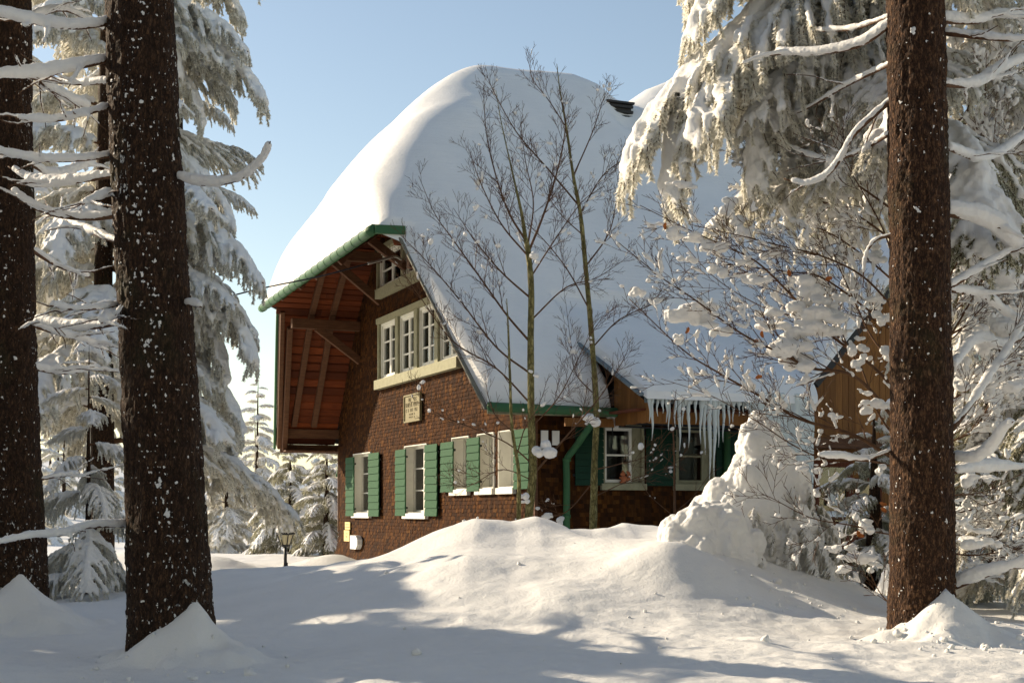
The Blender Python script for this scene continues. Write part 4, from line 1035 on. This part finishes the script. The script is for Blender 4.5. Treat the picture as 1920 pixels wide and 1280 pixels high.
b = at(1728, 1190, 11.7)
rt = big_trunk('straight brown spruce trunk lit on its left edge at the right of the view', b,
               [at(1726, 1260, 11.7), at(1727, 1190, 11.7), at(1729, 1100, 11.7), at(1729, 900, 11.7), at(1727, 640, 11.7), at(1722, 330, 11.7), at(1717, 0, 11.7), at(1710, -700, 11.7), at(1700, -1600, 11.7)],
               (.325, .282, .272, .262, .25, .246, .238, .19, .06), 'barkr', 63, 330, .05)
for k, (l, r, s, d, tw) in enumerate([
    ([(1672, 45), (1620, 82), (1560, 98), (1500, 102), (1450, 100)], .022, .05, .8, 1), ([(1672, 30), (1600, 55), (1520, 62), (1470, 88)], .012, .03, 1.5, 3),
    ([(1675, 185), (1645, 212), (1600, 255), (1575, 300), (1550, 330), (1510, 346), (1470, 335)], .022, .035, .5, 2),
    ([(1675, 440), (1640, 452), (1622, 485), (1618, 540)], .014, .02, .3, 0), ([(1672, 120), (1590, 160), (1500, 210), (1420, 235)], .014, .03, 2.0, 5),
    ([(1672, 250), (1600, 290), (1540, 300), (1450, 260)], .014, .03, 1.6, 5), ([(1672, 845), (1620, 862), (1570, 858), (1530, 855)], .011, .03, -.4, 1),
    ([(1765, 40), (1830, 42), (1880, 30), (1960, 40)], .022, .055, .6, 3), ([(1768, 62), (1830, 70), (1890, 76), (1960, 74)], .022, .045, -.4, 2), ([(1770, 160), (1830, 160), (1880, 130), (1950, 100)], .02, .045, .8, 4),
    ([(1775, 400), (1830, 412), (1870, 430), (1905, 462), (1950, 480)], .03, .075, .3, 2), ([(1780, 540), (1830, 510), (1880, 480), (1950, 440)], .018, .035, .3, 3),
    ([(1780, 545), (1840, 555), (1890, 590), (1950, 620)], .015, .045, .9, 5), ([(1788, 860), (1830, 862), (1862, 838), (1880, 808), (1900, 790)], .014, .055, -.6, 0),
    ([(1790, 885), (1840, 880), (1900, 878), (1960, 876)], .012, .05, 1.0, 3), ([(1792, 1100), (1850, 1078), (1900, 1062), (1960, 1030)], .022, .06, -.5, 3), ([(1788, 800), (1820, 760), (1860, 700), (1900, 640), (1930, 580)], .022, .03, .6, 5),
    ([(1786, 690), (1830, 640), (1880, 650), (1940, 620)], .014, .045, 1.4, 6), ([(1778, 280), (1850, 300), (1930, 250)], .014, .045, 1.4, 6)]):
    snow_branch(rt, px(11.7, l, d), r, s, 260+k, twigs=tw, tl=.55)
for k in range(8): put_bough(rt, DARK[k % 3], np.array(at(1710, -420-k*120, 11.7))-b, k*2.4, .1, 1.1)

# ================================================================== leafless trees
RIDGE = [0., .012]; LK = .8
def grow(mb, sn, P, r0, rng, depth, up, tl, sp, snow_p, tips):
    n = len(P); L = np.linalg.norm(np.diff(P, axis=0), axis=1).sum(); k = max(1, int(L/sp))
    for j in range(k):
        u = (.22+.76*(j+rng.random())/k); i = min(int(u*(n-1)), n-2); d = P[i+1]-P[i]; d /= np.linalg.norm(d)+1e-9
        s = 1 if (j % 2) else -1; lat = np.cross(d, [0, 1., 0]) ; lat /= np.linalg.norm(lat)+1e-9
        dd = d*rng.uniform(.9, 1.3)+lat*s*rng.uniform(.35, .75)+rng.normal(0, .2, 3)+np.array([0, 0, up])
        l = tl*(1.15-.75*u)*rng.uniform(.45, 1.15); m = 7
        Q = pts_dir(P[i], dd, l, m, (0, 0, up*1.0), .08, rng); r = max(r0*(1-.7*u)*.42, .0028)
        mb.tube(Q, np.linspace(r, .002, m), 4 if r > .006 else 3, False); tips.append(Q[-1])
        if rng.random() < snow_p:
            i2 = int(rng.integers(1, m-1)); c = (Q[i2]+Q[i2+1])/2; w = rng.gamma(2, .006)+.006
            sn.tube(Q[i2-1:i2+2]+[0, 0, w*.6], np.array([.5, 1, .6])*w, 6)
        if rng.random() < RIDGE[0]:
            a = int(rng.integers(0, 3)); e = int(rng.integers(m-4, m)); w = RIDGE[1]*rng.uniform(.6, 1.5)*(1+.4*rng.normal(0, 1, m)).clip(.5, 1.7)
            if e-a >= 2: sn.tube((Q+np.array([0, 0, 1.])*w[:, None]*.7)[a:e+1], w[a:e+1], 6)
        if depth > 0: grow(mb, sn, Q, r, rng, depth-1, up, tl*.52, sp*.62, snow_p, tips)

def bare_tree(name, label, cat, Y, stem, rad, limbs, seed, up=.25, tl=.55, sp=.12, depth=2, mat='sap', snow_p=.08, clumps=(), base=None, leaves=(), yj=.5, cr=1.0, ridge=(0., .012)):
    RIDGE[:] = ridge
    b = at(stem[0][0], stem[0][1], Y); t = tag(empty(name, b), label, cat); rng = np.random.default_rng(seed)
    P = poly([at(x, y, Y)-b for x, y in stem], step=.06); n = len(P); mb = MB(); r = np.interp(np.linspace(0, 1, n), np.linspace(0, 1, len(rad)), rad)
    mb.tube(P, r*(1+.06*vnoise(P*6+seed)), 10); o = mb.build('trunk', M[mat], t, True)
    tw, sn, tips = MB(), MB(), []
    k0 = int(n*.35); grow(tw, sn, P[k0:], r[k0]*.4, rng, depth-1, up, tl*.7, sp*1.6, snow_p, tips)
    for l, lr in limbs:
        m = len(l); dy = rng.uniform(-yj, yj); Q = poly([at(x, y, Y+dy*k/(m-1))-b for k, (x, y) in enumerate(l)], step=.05)
        lm = MB(); lm.tube(Q, np.linspace(lr, max(.003, lr*.2), len(Q))*LK, 7); lm.build('limb', M['twig' if mat != 'beech' else 'twig'], t, True)
        grow(tw, sn, Q, lr, rng, depth, up, tl, sp, snow_p, tips)
    tw.build('twigs', M['twig'], t)['kind'] = 'stuff'
    for x, y, w, h in clumps:                                  # snow pillows caught on the twigs
        c = at(x, y, Y-.1)-b; sc = Y/F
        for q in range(max(5 if w < 31 else 3, int(w*h/190))):
            o3 = np.array([rng.uniform(-.5, .5)*w*sc, rng.uniform(-.06, .06), rng.uniform(-.5, .5)*h*sc]); o3[2] -= .1*abs(o3[0])
            sn.ball(c+o3, rng.uniform(.3, .6)*min(w, h)*sc*cr, (rng.uniform(.8, 1.3), 1, rng.uniform(.7, 1.1)) if w < 31 else (rng.uniform(1.0, 2.1), 1, rng.uniform(.5, .95)))
    if sn.n:
        V = remeshed(sn, .010, 2, .012, 11, .005, 30, seed); tag(link('snow', to_mesh('snow', *V, M['snow'], True), t), kind='stuff')
    for x, y in leaves:
        c = at(x, y, Y-.15)-b; u = np.linspace(-1, 1, 7); w = .018*np.sqrt(1-u**2*.98); mbl = MB()
        g = np.stack([np.stack([u*.032, -w, .012*u**2+0*u], -1), np.stack([u*.032, w*0, .012*u**2-.008], -1), np.stack([u*.032, w, .012*u**2+.006], -1)], 0)
        a1, a2 = rng.uniform(0, 6.28), rng.uniform(.6, 1.5); Rm = np.array(Matrix.Rotation(a1, 3, 'Y') @ Matrix.Rotation(a2, 3, 'X'))
        mbl.grid(g @ Rm.T+c); mbl.build('leaf', M['leaf'], t, True)
    return t

bare_tree('bare_sapling', 'slender bare sapling with a green stem in front of the gable corner', 'sapling', 20.0,
    [(988, 1010), (992, 960), (999, 880), (996, 780), (995, 640), (996, 540), (990, 470), (985, 445), (978, 400), (960, 320), (940, 230), (930, 170)], (.072, .062, .052, .046, .038, .024, .009, .003),
    [([(985, 450), (955, 400), (930, 330), (912, 250), (906, 160)], .022), ([(992, 470), (1020, 400), (1045, 320), (1060, 240), (1055, 190)], .024), ([(993, 640), (950, 590), (900, 520), (850, 450), (815, 400), (785, 330)], .022),
     ([(996, 560), (940, 510), (890, 450), (850, 390)], .02), ([(990, 480), (940, 420), (900, 340), (880, 280)], .018), ([(994, 700), (930, 650), (860, 560), (800, 490), (750, 440)], .02), ([(998, 760), (930, 690), (850, 640), (790, 560), (735, 480)], .018),
     ([(999, 870), (950, 830), (880, 800), (830, 780), (795, 755), (778, 715)], .014), ([(999, 890), (1060, 820), (1120, 750), (1160, 690), (1180, 650)], .02), ([(996, 600), (1060, 540), (1120, 520), (1180, 480)], .016), ([(990, 460), (1000, 380), (985, 300), (975, 220)], .016),
     ([(997, 800), (1050, 740), (1100, 640), (1140, 580)], .014), ([(999, 900), (940, 880), (880, 910), (830, 905)], .01), ([(995, 520), (1040, 450), (1090, 380), (1130, 350)], .016)], 71, .22, .62, .14, 2,
    clumps=[(1000, 485, 16, 18), (1020, 838, 26, 26), (1075, 655, 10, 10), (898, 345, 10, 22), (1000, 700, 14, 10), (985, 935, 14, 12)], snow_p=.07)
bare_tree('bare_sapling', 'slender bare sapling with a pale mossy stem by the green downpipe', 'sapling', 20.6,
    [(1112, 1010), (1113, 950), (1115, 860), (1118, 770), (1110, 640), (1098, 500), (1088, 400), (1075, 330), (1062, 240), (1050, 170), (1044, 120)], (.062, .054, .045, .038, .032, .022, .012, .004),
    [([(1098, 500), (1140, 440), (1155, 380), (1165, 300)], .016), ([(1088, 400), (1130, 330), (1180, 290), (1240, 230)], .015), ([(1085, 385), (1030, 320), (970, 250), (930, 180), (912, 140)], .018), ([(1075, 330), (1110, 250), (1130, 190), (1140, 165)], .014),
     ([(1062, 240), (1030, 190), (1000, 150), (990, 110)], .012), ([(1105, 580), (1060, 500), (1000, 430), (950, 400)], .015), ([(1112, 650), (1160, 600), (1220, 570), (1290, 520)], .015), ([(1092, 440), (1050, 400), (1010, 340)], .012),
     ([(1115, 740), (1080, 700), (1070, 640), (1060, 560)], .012), ([(1115, 900), (1060, 960), (1000, 970), (950, 990)], .012), ([(1115, 880), (1160, 870), (1220, 850), (1270, 790)], .012), ([(1116, 930), (1180, 900), (1240, 880), (1300, 850)], .010), ([(1115, 800), (1090, 760), (1060, 750)], .01)],
    72, .25, .55, .14, 2, clumps=[(1110, 785, 16, 16), (1048, 975, 12, 10), (1165, 435, 20, 8), (1190, 545, 14, 12)], snow_p=.09)
bare_tree('bare_sapling', 'thin bare sapling stem left of the two thicker ones', 'sapling', 19.5,
    [(972, 1000), (973, 940), (972, 880), (960, 800), (956, 700), (953, 620), (950, 560)], (.035, .03, .025, .02, .015, .006),
    [([(970, 850), (985, 800), (1010, 760), (1030, 700)], .012), ([(962, 810), (930, 780), (915, 740), (910, 700)], .012), ([(956, 720), (930, 690), (900, 700)], .008)], 73, .3, .4, .14, 1, snow_p=.06)
bare_tree('bare_sapling', 'lone thin twiggy shoot in front of the porch window', 'sapling', 20.5,
    [(1266, 1000), (1265, 930), (1264, 850), (1262, 780), (1268, 730)], (.022, .018, .013, .008, .004),
    [([(1264, 870), (1240, 850), (1226, 820)], .007), ([(1265, 900), (1252, 885), (1243, 870)], .005), ([(1266, 960), (1300, 930), (1330, 890), (1345, 880)], .007), ([(1266, 970), (1220, 930), (1200, 900)], .007)], 74, .3, .25, .16, 1, mat='twig', snow_p=.05)

bare_tree('beech_tree', 'bare beech with snow clumps and a few red leaves reaching left from the trunk', 'beech', 13.0,
    [(1722, 1200), (1720, 1000), (1716, 880), (1700, 700), (1690, 520), (1680, 300)], (.08, .07, .06, .045, .03, .01),
    [([(1716, 880), (1660, 850), (1600, 815), (1500, 785), (1430, 745), (1350, 700), (1280, 655), (1180, 560)], .026), ([(1716, 840), (1640, 740), (1590, 700), (1520, 690), (1470, 665), (1390, 625), (1300, 560), (1240, 520), (1160, 455)], .022),
     ([(1705, 760), (1640, 690), (1560, 630), (1500, 570), (1430, 500), (1380, 470), (1300, 435), (1200, 385)], .02), ([(1695, 600), (1620, 520), (1540, 480), (1460, 460), (1380, 440), (1290, 420)], .014), ([(1700, 640), (1620, 575), (1540, 520), (1480, 510), (1400, 500), (1300, 490)], .014),
     ([(1716, 900), (1660, 870), (1600, 862), (1540, 858), (1480, 830), (1420, 790), (1330, 740), (1240, 710)], .014), ([(1700, 700), (1640, 640), (1600, 560), (1560, 470), (1530, 400)], .014), ([(1716, 860), (1650, 780), (1600, 660), (1520, 600), (1440, 580), (1340, 520), (1260, 430)], .014),
     ([(1716, 1000), (1660, 1000), (1600, 985), (1520, 970), (1440, 930), (1400, 920)], .010), ([(1720, 1150), (1680, 1140), (1650, 1110), (1630, 1070)], .014), ([(1714, 900), (1760, 840), (1820, 760), (1870, 690), (1930, 560)], .016), ([(1716, 950), (1780, 930), (1850, 920), (1930, 880)], .012), ([(1700, 700), (1780, 640), (1860, 560), (1930, 520)], .012),
     ([(1716, 980), (1780, 1000), (1850, 1010), (1930, 1040)], .010), ([(1690, 520), (1780, 420), (1850, 330), (1930, 240)], .012), ([(1690, 560), (1660, 440), (1600, 330), (1560, 260)], .012)], 75, .10, .66, .15, 2, mat='sap', snow_p=.04, yj=.9, cr=.8, ridge=(.38, .0095),
    clumps=[(1300, 585, 70, 34), (1345, 612, 40, 26), (1270, 632, 16, 14), (1195, 545, 22, 18), (1445, 480, 30, 24), (1372, 410, 26, 40), (1368, 385, 20, 30), (1270, 345, 55, 20), (1290, 440, 60, 22), (1340, 455, 50, 22), (1390, 430, 22, 26), (1290, 480, 30, 16), (1345, 500, 22, 26), (1420, 520, 36, 22),
            (1510, 535, 40, 30), (1500, 565, 46, 24), (1540, 575, 50, 34), (1550, 610, 60, 30), (1520, 600, 40, 30), (1480, 640, 50, 44), (1500, 680, 56, 30), (1450, 600, 40, 30), (1590, 555, 60, 22), (1640, 565, 46, 20), (1610, 660, 26, 26), (1605, 685, 26, 18), (1625, 735, 36, 20), (1600, 620, 40, 14), (1640, 760, 50, 22),
            (1490, 745, 40, 14), (1560, 780, 44, 16), (1610, 640, 30, 16), (1655, 590, 22, 26), (1580, 1032, 50, 24), (1620, 1050, 40, 26), (1590, 1065, 50, 18), (1640, 985, 44, 24), (1640, 1060, 14, 20), (1530, 880, 40, 12), (1510, 870, 40, 16), (1500, 800, 14, 14), (1640, 480, 30, 20), (1660, 660, 20, 30), (1655, 880, 14, 20),
            (1850, 640, 30, 44), (1830, 560, 50, 20), (1880, 520, 36, 40), (1810, 700, 30, 50), (1860, 690, 46, 22), (1840, 900, 60, 24), (1840, 1005, 60, 30), (1900, 960, 40, 20), (1880, 400, 40, 40), (1860, 300, 44, 36), (1900, 620, 40, 40), (1800, 980, 30, 20), (1810, 770, 26, 44), (1905, 715, 36, 30)],
    leaves=[(1480, 512), (1553, 522), (1470, 672), (1422, 706), (1428, 627), (1246, 424), (1290, 620), (1614, 1003), (1610, 1000), (1655, 945), (1657, 955), (1415, 640)])

bare_tree('frosted_shrub', 'many stemmed shrub with snow lined twigs on both sides of the brown trunk', 'shrub', 14.6,
    [(1722, 1180), (1722, 1000), (1722, 800), (1722, 500), (1722, 200), (1722, -60)], (.07, .06, .05, .04, .03, .01),
    [([(1712, 560), (1620, 480), (1540, 430), (1450, 410)], .016), ([(1712, 480), (1600, 400), (1500, 370), (1400, 365)], .016), ([(1712, 420), (1580, 330), (1480, 290), (1390, 285)], .016), ([(1712, 340), (1600, 240), (1500, 180), (1420, 125)], .016),
     ([(1712, 220), (1600, 120), (1520, 40), (1460, -40)], .016), ([(1712, 280), (1580, 190), (1460, 160), (1370, 190)], .016), ([(1712, 140), (1640, 60), (1580, -20), (1540, -80)], .014), ([(1712, 640), (1640, 600), (1590, 560), (1540, 540)], .012),
     ([(1722, 720), (1800, 600), (1860, 480), (1900, 340)], .018), ([(1722, 620), (1800, 480), (1850, 350), (1870, 200)], .018), ([(1722, 800), (1800, 740), (1880, 700), (1960, 660)], .018), ([(1722, 900), (1810, 850), (1900, 800), (1980, 760)], .018),
     ([(1722, 520), (1790, 400), (1840, 250), (1850, 100)], .018), ([(1722, 960), (1800, 960), (1900, 930), (1990, 900)], .016), ([(1722, 1020), (1810, 1040), (1900, 1030), (1980, 1010)], .016), ([(1722, 420), (1800, 330), (1900, 260), (1990, 200)], .018),
     ([(1722, 320), (1820, 200), (1900, 100), (1960, 0)], .018), ([(1722, 660), (1830, 600), (1920, 540), (1990, 500)], .018), ([(1722, 200), (1800, 100), (1850, 20), (1880, -80)], .016), ([(1722, 840), (1830, 800), (1900, 640), (1960, 560)], .016)], 76, .06, .62, .11, 2, mat='sap', snow_p=.03, yj=1.2, ridge=(.9, .0125))

# ================================================================== bushes bent under snow
def snow_bush(label, Y, sil, seed, depth_k, fringe, n=260, sprays=40, cat='bush', spill=0):
    """silhouette rows (y, left, right) -> body of fused snow pillows over hidden needles, sprays peeping out"""
    y = np.array([s[0] for s in sil], float); l = np.array([s[1] for s in sil], float); r = np.array([s[2] for s in sil], float)
    b = at((l[-1]+r[-1])/2, y[-1], Y); t = tag(empty('snowy_bush', b), label, cat); rng = np.random.default_rng(seed); mb = MB()
    for k in range(n):
        yy = y[0]+(y[-1]-y[0])*rng.random()**.75; a, c = np.interp(yy, y, l), np.interp(yy, y, r); w = (c-a)/2*Y/F
        th = rng.uniform(0, 2*math.pi); q = math.sqrt(rng.random()); rad = rng.uniform(.07, .15)*(.5+.5*min(w/.5, 1))
        ww = max(w-rad, .01); p = at((a+c)/2, yy, Y)-b+np.array([ww*q*math.cos(th), ww*depth_k*q*math.sin(th), 0])
        mb.ball(p, rad, (rng.uniform(.8, 1.3), 1, rng.uniform(1., 2.3)))
    for yy in np.arange(y[0]+8, y[-1], 9):
        a, c = np.interp(yy, y, l), np.interp(yy, y, r); w = (c-a)/2*Y/F; mb.ball(at((a+c)/2, yy, Y)-b, max(w*.86, .03), (1, depth_k, .5))
    V = remeshed(mb, .015, 12, .022, 3.6, .008, 30, seed); link('snow', to_mesh('snow', *V, M['snow'], True), t)
    for k in range(sprays):
        yy = y[0]+(y[-1]-y[0])*(.3+.7*rng.random()**.8); a, c = np.interp(yy, y, l), np.interp(yy, y, r); w = (c-a)/2*Y/F
        th = rng.uniform(*fringe); p = at((a+c)/2, yy, Y)-b+np.array([w*1.01*math.cos(th), w*depth_k*1.01*math.sin(th), 0])
        put_bough(t, (RIME[0], RIME[1], DARK[1])[k % 3], p, th+rng.normal(0, .3), rng.uniform(.9, 1.4), rng.uniform(.07, .14))
    for k in range(spill):
        yy = y[0]+(y[-1]-y[0])*rng.uniform(.42, .93); a, c = np.interp(yy, y, l), np.interp(yy, y, r); w = (c-a)/2*Y/F; th = rng.uniform(-1.0, .35)
        put_bough(t, RIME[k % 3], at((a+c)/2, yy, Y)-b+np.array([w*.9*math.cos(th), w*depth_k*.9*math.sin(th), 0]), th, rng.uniform(.35, .9), rng.uniform(.15, .25))
    return t
snow_bush('tall young fir bowed under a thick hood of snow beside the bank', 15.2,
    [(783, 1418, 1442), (800, 1398, 1462), (830, 1378, 1486), (860, 1370, 1502), (885, 1356, 1512), (920, 1318, 1526), (955, 1285, 1540), (1000, 1262, 1556), (1060, 1300, 1572), (1110, 1360, 1584), (1165, 1400, 1588)], 81, .8, (-2.2, .6), 300, 130, spill=26)
snow_bush('low bush smothered in grey shaded snow left of the bowed fir', 14.3,
    [(962, 1300, 1350), (978, 1265, 1395), (1000, 1238, 1425), (1025, 1218, 1440), (1055, 1205, 1446), (1090, 1202, 1446), (1130, 1220, 1440), (1165, 1260, 1450)], 82, .65, (-2.2, -.5), 240, 40)
snow_bush('snow capped low bush at the foot of the brown trunk by the porch', 17.5,
    [(1060, 1560, 1580), (1090, 1530, 1610), (1125, 1520, 1640), (1150, 1520, 1650)], 83, .7, (-3, 0), 60, 16)

# ================================================================== street lamp
b = at(535, 1085, 30.5); lp = tag(empty('street_lamp', (b[0], b[1], gz_(b[0], b[1])-.1)), 'small lantern on a black post with a cap of snow before the firs', 'street lamp')
z1 = at(535, 1024, 30.5)[2]-lp.location[2]
mb = MB(); mb.tube([(0, 0, 0), (0, 0, z1)], .035, 10); mb.tube([(0, 0, 0), (0, 0, .35)], .055, 10); mb.build('post', M['black'], lp, True)
mb = MB(); mb.tube([(0, 0, z1+.03), (0, 0, z1+.1), (0, 0, z1+.26)], (.085, .11, .165), 6); ln = mb.build('lantern', M['lampglass'], lp)
mb = MB()
for k in range(6):
    a_ = k*math.pi/3; c_, s_ = math.cos(a_), math.sin(a_); mb.tube([(.09*c_, .09*s_, z1+.02), (.175*c_, .175*s_, z1+.27)], .012, 5)
mb.tube([(0, 0, z1), (0, 0, z1+.035)], (.09, .10), 8); mb.build('lantern_frame', M['black'], ln)
mb = MB(); mb.tube([(0, 0, z1+.265), (0, 0, z1+.29), (0, 0, z1+.36)], (.21, .21, .07), 12); mb.build('cap', M['black'], lp)
mb = MB(); mb.ball((0, 0, z1+.36), .2, (1, 1, .9)); mb.build('snow', M['snow'], lp, True)
# ================================================================== light, sky, camera
w = bpy.data.worlds.new('World'); S.world = w; w.use_nodes = True
bg = w.node_tree.nodes['Background']; bg.inputs[1].default_value = .13
sky = w.node_tree.nodes.new('ShaderNodeTexSky'); sky.sky_type = 'NISHITA'; sky.sun_disc = False
sky.sun_elevation = R(SUN_EL); sky.sun_rotation = R(SUN_AZ); sky.altitude = 1000; sky.air_density = 1.15; sky.dust_density = .7; sky.ozone_density = 2.2
w.node_tree.links.new(sky.outputs[0], bg.inputs[0])
sl = bpy.data.lights.new('sun', 'SUN'); sl.energy = 5.0; sl.angle = R(.5); sl.color = (1, .945, .84)
so = bpy.data.objects.new('sun', sl); COL.objects.link(so)
d = Vector((math.sin(R(SUN_AZ))*math.cos(R(SUN_EL)), math.cos(R(SUN_AZ))*math.cos(R(SUN_EL)), math.sin(R(SUN_EL))))
so.rotation_euler = d.to_track_quat('Z', 'Y').to_euler(); so.location = (-10, 5, 20)
cam = bpy.data.cameras.new('camera'); co = bpy.data.objects.new('camera', cam); COL.objects.link(co)
co.location = (0, 0, EYE); co.rotation_euler = (R(90), 0, 0); cam.lens = 50; cam.sensor_width = 36; cam.shift_y = (HY-640)/1920
cam.clip_end = 2000; cam.clip_start = .05; S.camera = co
vs = S.view_settings; vs.view_transform = 'Standard'; vs.look = 'None'; vs.exposure = .5; vs.use_white_balance = True; vs.white_balance_temperature = 8300; vs.white_balance_tint = 12; vs.gamma = 1
S.cycles.use_denoising = True; S.cycles.max_bounces = 8; S.cycles.diffuse_bounces = 4; S.cycles.transparent_max_bounces = 12
